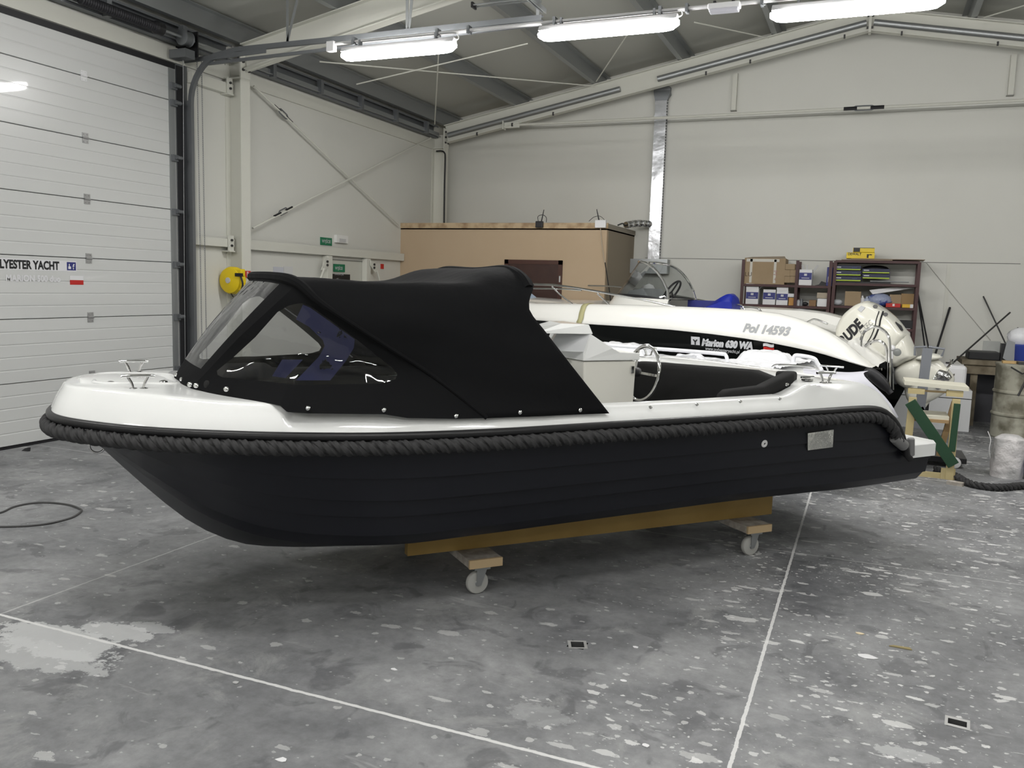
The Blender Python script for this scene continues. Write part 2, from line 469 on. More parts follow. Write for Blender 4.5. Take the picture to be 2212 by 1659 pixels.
# sill under the big door
b = MB(); b.box((XL-.1, DY0, 0), (XL+.02, DY1, .012)); struct(b.build('trim_3', dark, smooth=0))

# ---- sectional door
door = empty('door_1', (XL, DY0, 0)); struct(door)
doorm = mat('door_panel_white', (.62, .63, .62), .30, spec=.5, coat=.35)
ph = .5925; yc = DY0; L_ = DY1-DY0
zz = [0.02, .602, 1.197, 1.787, 2.373, 2.966, 3.56, 3.95]
for k in range(7):
    b = MB(); z0, z1 = zz[k]+.003, zz[k+1]-.003
    prof = [(-.045, z0), (-.006, z0), (0, z0+.004)]
    nr = 5 if k < 6 else 3
    for j in range(1, nr):
        zc = z0 + (z1-z0)*j/nr
        prof += [(0, zc-.008), (-.0035, zc-.003), (-.0035, zc+.003), (0, zc+.008)]
    prof += [(0, z1-.004), (-.006, z1), (-.045, z1)]
    b.prism([(x, 0, z) for x, z in prof], (0, L_, 0))
    b.build('door_panel', doorm, door, smooth=0)
b = MB(); b.box((-.07, -.05, 0), (-.045, L_+.1, DZ)); b.build('door_backing', dark, door, smooth=0)
b = MB(); b.box((-.05, 0, 0), (.004, L_, .02)); b.build('bottom_seal', dark, door, smooth=0)
b = MB(); b.box((-.02, 0, 3.905), (.012, L_, 3.965)); b.build('top_seal', dark, door, smooth=0)
hs = mat('hinge_zinc', (.42, .42, .42), .35, .6)
for k in range(1, 7):
    yh = 6.245-DY0
    b = MB(); z = zz[k]
    b.box((0, yh-.035, z-.05), (.006, yh+.035, z+.05)); b.cyl((.01, yh-.035, z), (.01, yh+.035, z), .009, n=10)
    for dy in (-.02, .02):
        for dz in (-.035, .035): b.cyl((.005, yh+dy, z+dz), (.011, yh+dy, z+dz), .006, n=8)
    b.build('hinge', wpaper if k == 6 else hs, door)
for z in [zz[k]-.02 for k in range(1, 7)] + [3.72]:
    b = MB(); ye = L_-.02
    b.box((0, ye-.05, z-.04), (.035, ye+.03, z+.03)); b.cyl((.05, ye-.02, z), (.05, ye+.06, z), .022, n=14); b.box((.02, ye-.01, z-.015), (.07, ye+.01, z+.015))
    b.build('roller_bracket', galvd, door)
b = MB(); b.box((0, L_-.09, .02), (.005, L_, 3.9)); b.build('end_cap', galv, door, smooth=0)
# stickers on the door
def dfn(y0, z0, sy=1):
    return lambda x, y: V((.0022, y0-DY0+x*sy, z0+y))
def wy(u, v): p = onx(u, v, XL); return p.y, p.z
ya, za = wy(-40, 580); yb_, zb_ = wy(150, 561)
b = MB(); b.box((.0, ya-DY0-.5, 1.652), (.0015, 6.102-DY0, 1.752)); b.build('lettered_banner', mat('banner_white', (.74, .74, .76), .5), door, smooth=0)
def end_text(name, s_, size, yend, z, k, m_, bold):
    o = text(name, s_, size, lambda x, y: V((x, y, 0)), m_, door, 0., bold)
    xm = max(v.co.x for v in o.data.vertices)
    for v in o.data.vertices: v.co = V((.003, yend-DY0+(v.co.x-xm)*k, z+v.co.y))
    return o
end_text('lettering', 'POLYESTER YACHT', .108, wy(127.5, 568)[0], 1.665, .77, black, .0045)['label'] = 'black capital lettering on the white banner'
b = MB(); b.box((.0016, 5.99-DY0, 1.662), (.0024, 6.092-DY0, 1.742)); b.build('thumb_logo', bluep, door, smooth=0)
text('thumb_logo_mark', 'f', .07, lambda x, y: V((.0032, 6.055-DY0+x*.9, 1.675+y)), wpaper, door, bold=.002)
b = MB(); b.box((.0026, 6.005-DY0, 1.675), (.0030, 6.035-DY0, 1.70)); b.box((.0026, 6.012-DY0, 1.70), (.0030, 6.022-DY0, 1.725)); b.build('thumb_shape', wpaper, door, smooth=0)
end_text('faint_lettering', 'MARION 500 duo', .082, wy(130, 595)[0], 1.548, .92, mat('faint_white', (.74, .74, .76), .5), .003)
b = MB(); b.box((.001, 6.02-DY0, 1.568), (.002, 6.175-DY0, 1.61)); b.build('flag_white_half', wpaper, door, smooth=0)
b = MB(); b.box((.001, 6.02-DY0, 1.522), (.002, 6.175-DY0, 1.568)); b.build('flag_red_half', red, door, smooth=0)

# ================================================================== STEEL FRAME
FY = (8.31, 13.5)
def onroof(u, v, off=.2):
    return onp(u, v, (-SL, 0, 1), 4.03+off-SL*XL)
# columns
def column(y, label, name='steel_column', x=XL):
    e = empty(name, (XL+.12, y, 0), 0, label, 'column', 'cream steel frame columns')
    b = MB(); b.ibeam((.005, 0, 0), (.005, 0, zb(XL+.1)+.02), .24, .16, .013, .009, up=(0, 1, 0))
    # web runs towards the room, flanges face the wall and the room
    b = MB()
    b.box((-.118, -.08, 0), (-.105, .08, 4.22)); b.box((.107, -.08, 0), (.12, .08, 4.03)); b.box((-.105, -.0045, 0), (.107, .0045, 4.22))
    b.build('shaft', cream, e, smooth=0)
    b = MB(); b.box((.107, -.085, 3.99), (.125, .085, 4.32)); b.build('end_plate', cream, e, smooth=0)
    for dz in (4.08, 4.17, 4.26):
        for dy in (-.05, .05):
            b = MB(); b.cyl((.122, dy, dz), (.148, dy, dz), .016, n=6); b.build('bolt', bolt, e, smooth=0)
    b = MB(); b.box((-.105, -.08, 3.98), (.107, .08, 3.992)); b.build('stiffener', cream, e, smooth=0)
    return e
c1 = column(FY[0], 'cream steel column beside the big sectional door, carrying the yellow hose reel')
c2 = column(FY[1], 'cream steel column in the far corner with a black cable running down it')
for z in (2.02, 3.86):
    b = MB(); b.box((-.035, -.15, z-.06), (-.02, -.06, z+.12)); b.box((-.12, -.16, z-.075), (.0, -.06, z-.06)); b.build('girt_cleat', cream, c1, smooth=0)
    for dz in (0, .065):
        b = MB(); b.cyl((-.02, -.105, z+dz), (.0, -.105, z+dz), .015, n=6); b.build('bolt', bolt, c1, smooth=0)

# rafters (both slopes; the hidden right hand end stops at the wall)
def rafter(y, label):
    e = empty('roof_rafter', (XA, y, zb(XA)), 0, label, 'rafter')
    off = V((XA, y, zb(XA)))
    for side in (0, 1):
        b = MB()
        xa = XL+.245 if side == 0 else XR-.245
        p0 = V((xa, y, zb(xa)+HR/2)); p1 = V((XA, y, zb(XA)+HR/2))
        b.ibeam(p0-off, p1-off, .13, HR, .012, .008)
        b.build('beam', cream, e, smooth=0)
    b = MB(); b.box((-.018, -.075, -.03), (.018, .075, HR+.04)); b.build('ridge_plate', cream, e, smooth=0)
    for dz in (.04, .2):
        for s in (-1, 1):
            b = MB(); b.cyl((s*.018, -.045, dz), (s*.045, -.045, dz), .015, n=6); b.build('bolt', bolt, e, smooth=0)
    return e
r1 = rafter(FY[0], 'cream steel rafter crossing above the big door track, nearer to the camera')
r2 = rafter(FY[1], 'cream steel rafter running just in front of the gable wall')
# haunch on the near rafter
b = MB(); off = V((XA, FY[0], zb(XA)))
b.prism([V((XL+.25, FY[0]-.005, zb(XL+.25)+.01))-off, V((XL+1.0, FY[0]-.005, zb(XL+1.0)+.01))-off, V((XL+.25, FY[0]-.005, zb(XL+.25)-.02))-off], (0, .01, 0))
b.build('haunch', cream, r1, smooth=0)
# flexible cable duct lying in the gable rafter web, with clips
b = MB(); q = V((XA, FY[1], zb(XA)))
for (xa, xb) in ((XL+.3, -3.9), (-3.3, XA-.05)):
    b.tube([V((x, FY[1]-.045, zb(x)+.115))-q for x in (xa, xb)], .045, 12)
b.tube([V((x, FY[1]-.045, zb(x)+.115))-q for x in (XA+.05, 4.5)], .045, 12)
b.build('cable_tray', galv, r2)
for x in [-6.4, -5.75, -5.02, -2.55, -1.9, -.6, .15, 1.35, 2.1]:
    b = MB(); p = V((x, FY[1], zb(x)))-q
    b.box(p+V((-.012, -.072, -.025)), p+V((.012, -.05, .03))); b.build('clip', bolt, r2, smooth=0)

PX = [-7.02, -5.68, -4.30, -2.92, -1.54, -.42, -.12, 1.0, 2.38, 3.76, 5.14, 6.48]
names = ['eave', 'second', 'third', 'fourth', 'fifth', 'sixth']
for i, x in enumerate(PX):
    b = MB(); z = zb(x)+HR
    s = 1 if x < XA else -1
    b.ribeam((0, YF, 0), (0, YB, 0), [(-.075*s, .0), (.004*s, .0), (.004*s, HP-.008), (.075*s, HP-.008), (.075*s, HP), (-.004*s, HP), (-.004*s, .008), (-.075*s, .008)])
    o = b.build('roof_purlin', galv, smooth=0, loc=(0, 0, 0)); o.location = (x, 0, z)
    lab = ['galvanised purlin at the eave, right above the left wall', 'second galvanised roof purlin counted from the left wall', 'third galvanised roof purlin from the left wall, meeting the gable left of the duct',
           'fourth galvanised roof purlin from the left wall, passing over the middle lamp', 'fifth galvanised roof purlin from the left wall, over the rightmost lamp',
           'galvanised purlin just left of the roof ridge', 'galvanised purlin just right of the roof ridge', 'galvanised purlin on the right roof slope, seen at the top right edge',
           'galvanised purlin far out on the right roof slope, beyond the frame', 'galvanised purlin beyond the frame, third from the right wall', 'galvanised purlin beyond the frame, second from the right wall', 'galvanised purlin beyond the frame at the right wall'][i]
    tag(o, lab, 'purlin', 'roof purlins')
# eave members along the left wall
b = MB(); b.box((XL, YF, 3.97), (XL+.03, FY[0]-.09, 4.13)); b.box((XL, FY[0]+.09, 3.97), (XL+.03, FY[1]-.09, 4.13)); struct(b.build('trim_4', cream, smooth=0))
for y0, y1, lab in ((2.9, FY[0]-.1, 'galvanised C-section eave beam above the big sectional door'), (FY[0]+.1, FY[1]-.1, 'galvanised C-section eave beam between the two cream columns')):
    e = empty('eave_beam', (XL, y0, 4.2), 0, lab, 'beam', 'eave beams along the left wall')
    b = MB(); b.ribeam((.085, 0, .05), (.085, y1-y0, .05), [(-.05, -.1), (.05, -.1), (.05, -.075), (.042, -.075), (.042, -.092), (-.042, -.092), (-.042, .092), (.042, .092), (.042, .075), (.05, .075), (.05, .1), (-.05, .1)])
    b.build('channel', galvd, e, smooth=0)
    b = MB(); b.box((.14, 0, -.03), (.15, y1-y0, .04)); b.box((.14, 0, -.03), (.19, y1-y0, -.022)); b.build('perforated_strip', galv, e, smooth=0)
    yy = .5
    while yy < y1-y0:
        b = MB(); b.box((.13, yy-.03, -.055), (.2, yy+.03, .14)); b.build('bracket', galvd, e, smooth=0); yy += 1.0

# girts on the left wall
def girt(p0, p1, ht, lab, name='wall_girt', dp=.08):
    b = MB(); q = V(p0); b.box((0, 0, -ht/2), (dp, p1[1]-p0[1], ht/2)); b.box((0, 0, ht/2-.006), (dp+.0, p1[1]-p0[1], ht/2))
    o = b.build(name, cream, smooth=0, bevel=.006); o.location = p0
    return tag(o, lab, 'wall beam', 'cream beams on the left wall')
girt((XL, 7.62, 2.05), (XL, FY[0]-.02, 2.05), .1, 'short cream wall beam at mid height between door track and column')
girt((XL, 7.62, 3.86), (XL, FY[0]-.02, 3.86), .12, 'short cream wall beam near the top between door track and column')
girt((XL, FY[0]+.02, 2.05), (XL, 12.38, 2.05), .12, 'long cream wall beam running from the column to the tan office cabin')
for y, lab in ((10.25, 'cream doorpost left of the emergency exit'), (11.27, 'cream doorpost right of the emergency exit')):
    b = MB(); b.box((0, -.06, 0), (.10, .06, 1.985)); o = b.build('door_post', cream, smooth=0, bevel=.006); o.location = (XL, y, 0)
    tag(o, lab, 'post', 'cream doorposts of the emergency exit')
    s = -1 if y < 11 else 1
    e = empty('corner_brace', (XL+.11, y+s*.02, 1.9), 0, 'cream strut with bolted plate %s the emergency exit' % ('left of' if s < 0 else 'right of'), 'brace')
    b = MB(); b.prism([(0, 0, .06), (0, s*.13, .04), (0, s*.22, -.12), (0, s*.12, -.12), (0, 0, -.02)], (.012, 0, 0)); b.build('gusset', cream, e, smooth=0)
    b = MB(); b.tube([(.02, s*.17, -.1), (.02, s*.55, -.75)], .016, 8); b.build('strut', cream, e)
    for dz in (.0, -.05):
        b = MB(); b.cyl((.012, s*.09, dz), (.03, s*.09, dz), .018, n=6); b.build('bolt', bolt, e, smooth=0)

# emergency exit door in the left wall
d2 = empty('door_2', (XL, 10.76, 0)); struct(d2)
b = MB(); b.box((-.0, -.43, 0), (.015, .43, 1.93)); b.build('door_leaf', mat('exit_door', (.56, .56, .50), .5), d2, smooth=0)
b = MB(); b.box((0, -.45, 1.93), (.02, .45, 1.945)); b.build('door_header', mat('shadow_gap', (.2, .2, .18), .6), d2, smooth=0)

# wall cross bracing rods, turnbuckles in them
def rod(name, pts, r, lab, cat, buckle=None, col=cream, group=None, L=.11):
    pts = [V(p) for p in pts]; e = empty(name, pts[0], 0, lab, cat, group)
    b = MB(); b.tube([p-pts[0] for p in pts], r, 8); b.build('bar', col, e)
    if buckle is not None:
        c = V(buckle)-pts[0]; d = (pts[-1]-pts[0]).normalized(); s = d.cross(V((1, 0, 0)) if abs(d.x) < .7 else V((0, 1, 0))).normalized()
        b = MB()
        b.tube([c-d*L, c-d*L*.6+s*.03, c+d*L*.6+s*.03, c+d*L], .009, 8); b.tube([c-d*L, c-d*L*.6-s*.03, c+d*L*.6-s*.03, c+d*L], .009, 8)
        b.build('turnbuckle', galvd, e)
        for q_ in (-1, 1):
            b = MB(); b.cyl(c+d*(q_*L*.5), c+d*(q_*(L+.09)), .014*(L/.11)**1.3, n=8); b.build('threaded_end', black, e)
    return e
xb_ = XL+.10
rod('bracing_rod', [onx(548, 186, xb_), onx(862, 486, xb_)], .014, 'wall bracing rod running from the top of the near column down to the cabin corner', 'bracing rod', onx(612, 246, xb_))
rod('bracing_rod', [onx(546, 493, xb_+.03), onx(930, 298, xb_+.03)], .014, 'wall bracing rod rising from the near column to the top of the corner column', 'bracing rod', onx(612, 457, xb_+.03))
# roof bracing
rr = .009
rod('roof_bracing_rod', [onroof(690, 133), onroof(1285, 186)], rr, 'thin roof bracing rod from the near rafter under the left lamp to the gable rafter', 'bracing rod')
rod('roof_bracing_rod', [onroof(770, 182, .16), onroof(1140, 94, .16)], rr, 'thin roof bracing rod rising right behind the left lamp', 'bracing rod')
rod('roof_bracing_rod', [onroof(948, 100), onroof(939, 268, .1)], rr, 'thin wire hanging from beside the left lamp towards the corner column', 'wire')
rod('roof_bracing_rod', [onroof(1365, 60, .2), onroof(1288, 176, .2)], rr, 'roof bracing rod with small turnbuckle under the middle lamp', 'bracing rod', None)
rod('roof_bracing_rod', [onroof(1500, 48, .2), onroof(1660, 82, .2)], rr, 'thin roof bracing rod between middle and right lamp', 'bracing rod')
def onroofR(u, v, off=.2):
    return onp(u, v, (SL, 0, 1), zb(XA)+off+SL*XA)
rod('roof_bracing_rod', [onroofR(2125, 38), onroofR(2212, 12)], rr, 'thin roof bracing rod at the top right edge', 'bracing rod')
# tie across the gable
yt = FY[1]-.03; zt = ony(1500, 251, yt).z
xl = ony(1096, 270, yt).x
tb = ony(1866, 232, yt)
t_ = rod('gable_tie', [(xl, yt, zt), (XR-.3, yt, zt)], .021, 'long horizontal cream tie bar across the gable with a turnbuckle', 'tie bar', (tb.x, yt, zt), L=.18)
b = MB(); b.box((-.05, -.02, -.05), (.22, .02, .05)); b.build('fork_end', cream, t_, smooth=0, bevel=.01)
b = MB(); b.box((-.07, -.06, -.07), (-.05, .06, .07)); b.build('end_plate', cream, t_, smooth=0)
# short drop posts on the gable wall
for u, lab in ((1590, 'short cream post on the gable wall right of the duct'), (2188, 'short cream post on the gable wall at the right edge')):
    p = ony(u, 145, YB-.05); zt1 = zb(p.x)+.02; zt0 = ony(u, 238 if u < 2000 else 205, YB-.05).z
    e = empty('gable_post', (p.x, YB-.05, zt0), 0, lab, 'post', 'short posts on the gable wall')
    b = MB(); b.box((-.035, -.03, 0), (.035, .05, zt1-zt0)); b.build('post', cream, e, smooth=0)
    b = MB(); b.box((-.045, -.035, -.012), (.045, .05, 0)); b.build('foot_plate', mat('post_foot', (.3, .3, .27), .6), e, smooth=0)

# galvanised duct down the back wall
xd0, xd1 = -3.425, -3.235
e = empty('ventilation_duct', ((xd0+xd1)/2, YB, 0), 0, 'flat galvanised duct running down the back wall from the rafter', 'duct')
q = e.location
ductm = mat('duct_steel', (.50, .51, .53), .24, .92, bump=(3.5, .35, .03))
b = MB(); w_ = (xd1-xd0)/2
zz_ = [2.05, 2.9, 3.38, 3.92, 4.45, zb(-3.33)-.12]
for i in range(len(zz_)-1):
    b.box((-w_, -.13, zz_[i]+.0), (w_, 0, zz_[i+1]-.006)); b.box((-w_-.004, -.134, zz_[i+1]-.02), (w_+.004, 0, zz_[i+1]+.0))
b.build('duct', ductm, e, smooth=0)
b = MB(); b.box((-w_-.006, -.05, 2.1), (-w_, -.03, zz_[-1]))
for k in range(60):
    z = 2.2+k*.045; b.box((w_, -.1, z), (w_+.008, -.08, z+.02))
b.build('seam_rivets', bolt, e, smooth=0)
b = MB(); b.grid([[V((x*w_*s, -.13+.13*k_, z)) + V((random.uniform(-.01, .01), random.uniform(-.012, .012), 0)) for (x, k_) in ((-1, 1), (-1, 0), (1, 0), (1, 1))] for (z, s) in ((zz_[-1], 1.), (zz_[-1]+.05, 1.15), (zz_[-1]+.1, 1.35), (zz_[-1]+.16, 1.45), (zz_[-1]+.22, 1.3))])
b.build('crumpled_collar', galvd, e, smooth=20)
b = MB(); p0 = ony(1368, 565, YB); p1 = ony(1446, 592, YB)
b.box((p0.x-q[0], -.2, p1.z), (p1.x-q[0], -.002, p0.z+.04)); b.build('duct_box', galv, e, smooth=0)

# black cable down the corner column
b = MB(); c0 = onx(925, 311, XL+.24)
pth = [(XL+.1, 13.40, 3.93), (XL+.2, 13.40, 3.93), (XL+.255, 13.41, 3.90), (XL+.27, 13.42, 3.8), (XL+.262, 13.43, 3.3), (XL+.27, 13.43, 2.5)]
o = b.tube(catmull(pth, 6), .013, 8).build('cable', black); tag(o, 'black cable hanging down the corner column to the cabin roof', 'cable')

# ================================================================== DOOR GEAR
e = empty('door_track', (XL, 7.5, 0), 0, 'galvanised overhead track of the sectional door with vertical rail and bend', 'door track')
b = MB(); b.box((.0, -.06, 0), (.012, .11, 4.05)); b.box((.012, .095, 0), (.07, .11, 3.6)); b.build('wall_angle', galvd, e, smooth=0)
b = MB(); b.box((.012, -.055, 0), (.022, .045, 3.95)); b.build('dark_gap', dark, e, smooth=0)
track = [(.095, .075, .02), (.095, .075, 3.55)]
for k in range(1, 10):
    a = k/10*pi/2*.93; track.append((.095+.50*(1-cos(a)), .075, 3.55+.52*sin(a)))
track += [(.75, .075, 4.092), (4.29, .075, 4.105)]
def sweep_c(path, w_, h_, t=.004):
    # C section swept in the xz plane
    rows = []
    for i, p in enumerate(path):
        p = V(p); a = V(path[max(0, i-1)]); c_ = V(path[min(len(path)-1, i+1)]); T = (c_-a).normalized(); N = V((-T.z, 0, T.x)); Y = V((0, 1, 0))
        prof = [(-w_, -h_), (w_, -h_), (w_, -h_*.5), (w_-t, -h_*.5), (w_-t, -h_+t), (-w_+t, -h_+t), (-w_+t, h_-t), (w_-t, h_-t), (w_-t, h_*.5), (w_, h_*.5), (w_, h_), (-w_, h_)]
        rows.append([p+Y*x+N*y for x, y in prof])
    return rows
rows = sweep_c(track, .022, .024)
b = MB(); b.grid(rows, closed=True); b.build('rail', galvd, e, smooth=30)
b = MB(); b.bar((.0, .06, 4.02), (1.15, .06, 4.05), .012, .05); b.build('bend_bracket', galvd, e, smooth=0)
b = MB(); b.bar((.32, .10, 3.98), (4.25, .10, 4.06), .03, .03); b.build('lower_rail', galvd, e, smooth=0)
def strap(p0, p1, n=18):
    b = MB(); p0, p1 = V(p0), V(p1); b.bar(p0, p1, .03, .004, up=(0, 1, 0)); b.build('hanger_strap', galv, e, smooth=0)
strap((1.43, .06, 4.12), (1.43, .06, 4.72)); strap((1.43, .06, 4.12), (1.62, .06, 4.74))
strap((2.87, .06, 4.12), (2.86, .06, 5.0)); strap((2.89, .06, 4.12), (2.98, .06, 5.0))
strap((4.25, .06, 4.12), (4.25, .06, 5.2))
e2 = empty('track_crossbar', (XL+4.30, 1.2, 4.17), 0, 'galvanised slotted crossbar joining the ends of the overhead door tracks', 'rail')
b = MB(); b.ribeam((0, 0, 0), (0, 6.4, 0), [(-.02, -.02), (-.008, -.02), (-.008, -.016), (-.016, -.016), (-.016, .016), (.016, .016), (.016, -.016), (.008, -.016), (.008, -.02), (.02, -.02), (.02, .02), (-.02, .02)])
b.build('bar', galv, e2, smooth=0)
e3 = empty('spring_bumper', (XL+3.72, 7.32, 4.19), 0, 'two parallel steel rods of the track end bumper', 'bumper')
for dy in (-.03, .03):
    b = MB(); b.tube([(0, dy, 0), (.6, dy, 0)], .008, 8); b.build('rod', galv, e3)
b = MB(); b.box((-.02, -.045, -.025), (.0, .045, .025)); b.build('end_stop', black, e3, smooth=0, bevel=.004)
b = MB(); b.box((.58, -.05, -.02), (.64, .05, .02)); b.build('mount', galv, e3, smooth=0)
# torsion spring shaft above the door
e4 = empty('spring_shaft', (XL+.26, 2.0, 4.185), 0, 'dark torsion spring shaft with cable drum above the sectional door', 'spring shaft')
b = MB(); b.cyl((0, -.6, 0), (0, 5.62, 0), .016, n=12); b.build('shaft', galv, e4)
b = MB()
for k in range(34): y = 4.02+k*.0265; b.lathe((0, y, 0), (0, 1, 0), [(-.012, .044), (0, .054), (.012, .044)], 16)
b.build('torsion_spring', mat('spring_steel', (.05, .05, .055), .45, .7), e4)
b = MB(); b.lathe((0, 4.90, 0), (0, 1, 0), [(0, .05), (.02, .066), (.1, .066), (.12, .045)], 20); b.build('spring_plug', blackp, e4)
b = MB(); b.lathe((0, 5.27, 0), (0, 1, 0), [(0, .05), (.01, .083), (.03, .083), (.035, .072), (.11, .072), (.12, .08), (.14, .05)], 28); b.build('cable_drum', galvd, e4)
b = MB(); b.box((-.26, 5.46, -.17), (.05, 5.475, .1)); b.build('bearing_plate', black, e4, smooth=0)
b = MB(); b.box((-.2, 5.30, -.2), (.03, 5.44, -.11)); b.build('shaft_bracket', galvd, e4, smooth=0)
b = MB(); b.tube([(.16, -.10, 4.05), (.14, -.11, 1.5), (.13, -.11, .1)], .003, 6); b.build('lift_cable', galv, e)

# pull chains
def chain(p0, p1, lab, sag=.0):
    b = MB(); p0, p1 = V(p0), V(p1); n = int((p0-p1).length/.021); d = (p1-p0).normalized()
    for k in range(n):
        c = p0 + d*.021*k; s = V((0, 1, 0)) if k % 2 else V((1, 0, 0))
        L, W = .0135, .0075
        pts = [c+d*(L*ca)+s*(W*sa) for ca, sa in ((cos(2*pi*j/6), sin(2*pi*j/6)) for j in range(6))]
        b.tube([q-p0 for q in pts], .0024, 4, closed=True)
    o = b.build('pull_chain', galvd); o.location = p0
    return tag(o, lab, 'chain', 'pull chains beside the big door')
chain((XL+.13, 7.64, 4.05), (XL+.13, 7.66, .62), 'steel pull chain hanging beside the door track, the strand nearer the track')
chain((XL+.13, 7.71, 4.05), (XL+.13, 7.735, .62), 'steel pull chain hanging beside the door track, the strand nearer the column')

# ================================================================== LAMPS
LY, LZ = 7.36, 3.90
def make_lamp(x, y, z, label, group='twin tube lamps hung from the roof'):
    e = empty('tube_lamp', (x, y, z), 0, label, 'lamp', group)
    L = .635
    b = MB()
    rows = []
    for i in range(25):
        t = -1+2*i/24; xx = L*t; k = (1-abs(t)**16)**.5 if abs(t) < 1 else 0; k = max(k, .35)
        rows.append([V((xx, cos(a)*.062*k, min(.014, -.012-sin(a)*.062*k))) for a in [pi*2*j/20 for j in range(20)]])
    b.grid(rows, closed=True); b.add(rows[0], [tuple(range(20))]); b.add(rows[-1], [tuple(range(20))])
    b.build('diffuser', lampm, e)
    b = MB(); b.prism([(-L*.985, -.05, .014), (-L*.985, .05, .014), (-L*.975, .035, .06), (-L*.975, -.035, .06)], (L*1.96, 0, 0)); b.build('housing', mat('lamp_housing', (.55, .55, .56), .45), e, smooth=0, bevel=.006)
    for s in (-.42, .42):
        b = MB(); b.box((s-.01, -.02, .05), (s+.01, .02, .12)); b.tube([(s, -.03, .03), (s, -.045, .0), (s+.02, -.05, .01)], .004, 6); b.build('hanger_clip', galvd, e, smooth=0)
    b = MB(); b.tube(catmull([(L-.03, 0, .03), (L+.02, 0, .045), (L+.02, 0, .075), (L-.0, 0, .1)], 5), .005, 6); b.build('lead', mat('white_pvc', (.7, .7, .7), .4), e)
    return e
pr = None
lx = []
for (ua, va, ub, vb, lab) in ((738, 118, 986, 95, 'lit tube lamp on the left, above the black canopy'), (1165, 72, 1465, 47, 'lit tube lamp in the middle of the three'), (1662, 28, 2045, -1, 'lit tube lamp on the right, cut by the top edge')):
    pa, pb = ony(ua, va, LY), ony(ub, vb, LY); c = (pa+pb)/2
    make_lamp(c.x, LY, c.z, lab); lx.append(c.x)
for x in (-5.6, -3.0, -.4, 2.2):
    for y in ROW2: make_lamp(x, y, 4.15, 'lit tube lamp in a row behind the camera', 'lamps behind the camera')
make_lamp(2.0, LY, 3.9, 'lit tube lamp beyond the right edge of the frame', 'lamps beyond the frame'); make_lamp(4.2, LY, 3.9, 'lit tube lamp near the right wall, beyond the frame', 'lamps beyond the frame')
e = empty('cable_conduit', (-5.2, LY, 4.02), 0, 'white plastic conduit that the row of tube lamps hangs from', 'conduit')
b = MB(); b.tube([(0, 0, -.03), (9.3, 0, -.01)], .013, 8); b.build('pipe', mat('pvc_pipe', (.5, .5, .5), .4), e)
b = MB(); b.tube([(.0, .03, -.03), (9.3, .03, -.01)], .013, 8); b.build('pipe', MATS['pvc_pipe'], e)
p = ony(716, 101, LY)-e.location
b = MB(); b.box(p+V((-.045, -.03, -.05)), p+V((.045, .03, .05))); b.build('junction_box', wpaper, e, smooth=0, bevel=.008)
for u in (765, 946, 1013, 1198, 1425, 1482, 1643):
    x = ony(u, 60, LY).x+5.2; b = MB(); b.box((x-.012, -.03, -.06), (x+.012, .045, .01)); b.tube([(x, -.03, -.02), (x+.01, -.035, -.07), (x+.03, -.03, -.065)], .004, 5); b.build('pipe_clip', galvd, e, smooth=0)
pa, pb = ony(1533, 17, LY), ony(1597, 12, LY); c = (pa+pb)/2
e = empty('emergency_light', (c.x, LY, c.z), 0, 'small unlit white emergency light on the conduit between middle and right lamp', 'emergency light')
b = MB(); b.box((-.13, -.05, -.02), (.13, .05, .025)); b.build('housing', wpaper, e, smooth=0, bevel=.01)
b = MB(); b.box((-.12, -.045, -.045), (.12, .045, -.015)); b.build('cover', mat('frosted', (.6, .6, .66), .3), e, smooth=0, bevel=.012)
for s in (-.09, .06):
    b = MB(); b.box((s, -.02, .02), (s+.02, .02, .05)); b.build('clip', black, e, smooth=0)

# ================================================================== LEFT WALL FITTINGS
def plate(name, u0, v0, u1, v1, m_, lab, cat, th=.01, x=XL):
    a = onx(u0, v0, x); c = onx(u1, v1, x)
    b = MB(); b.box((0, 0, c.z-a.z), (th, c.y-a.y, 0)); o = b.build(name, m_, smooth=0); o.location = (x, a.y, a.z)
    e = o; tag(o, lab, cat); return o, (a, c)
o, (a, c) = plate('exit_sign', 691.5, 512, 716, 531, green, 'green exit sign on the wall above the long beam, left of the white box', 'sign')
text('sign_text', 'WYJŚCIE', .062, lambda x, y: V((.012, .03+x*.85, -.075+y)), greyp, o, bold=.001); text('sign_text', 'DO HALI', .055, lambda x, y: V((.012, .05+x*.85, -.15+y)), greyp, o)
o, (a, c) = plate('exit_sign', 720, 570, 744, 588, green, 'green emergency exit sign above the personnel door', 'sign', x=XL+.022)
text('sign_text', 'WYJŚCIE', .06, lambda x, y: V((.012, .03+x*.8, -.08+y)), greyp, o, bold=.001); text('sign_text', 'EWAKUACYJNE', .045, lambda x, y: V((.012, .02+x*.72, -.16+y)), greyp, o)
o, _ = plate('notice_board', 707, 591, 755, 606, black, 'black notice plate on the personnel door, half hidden by the canopy', 'sign', x=XL+.022)
text('plate_mark', '4°', .07, lambda x, y: V((.012, .2+x, -.11+y)), greyp, o)
plate('fire_sign', 822, 570, 828, 581, red, 'small red fire sign on the left wall beside the cabin', 'sign')
plate('paper_notice', 590, 576, 611, 600, mat('grey_paper', (.52, .53, .58), .7), 'left of two paper notices pinned to the left wall', 'paper')
plate('paper_notice', 612, 575, 631, 598, mat('pale_paper', (.60, .60, .60), .7), 'right of two paper notices pinned to the left wall', 'paper')
o, _ = plate('light_switch_box', 722, 507, 746, 526, mat('switch_white', (.72, .72, .70), .4), 'white switch box with a tilted cover above the exit beam', 'switch box', .05)
b = MB(); b.box((.05, .06, -.10), (.055, .22, -.05)); b.build('button', greyt, o, smooth=0)
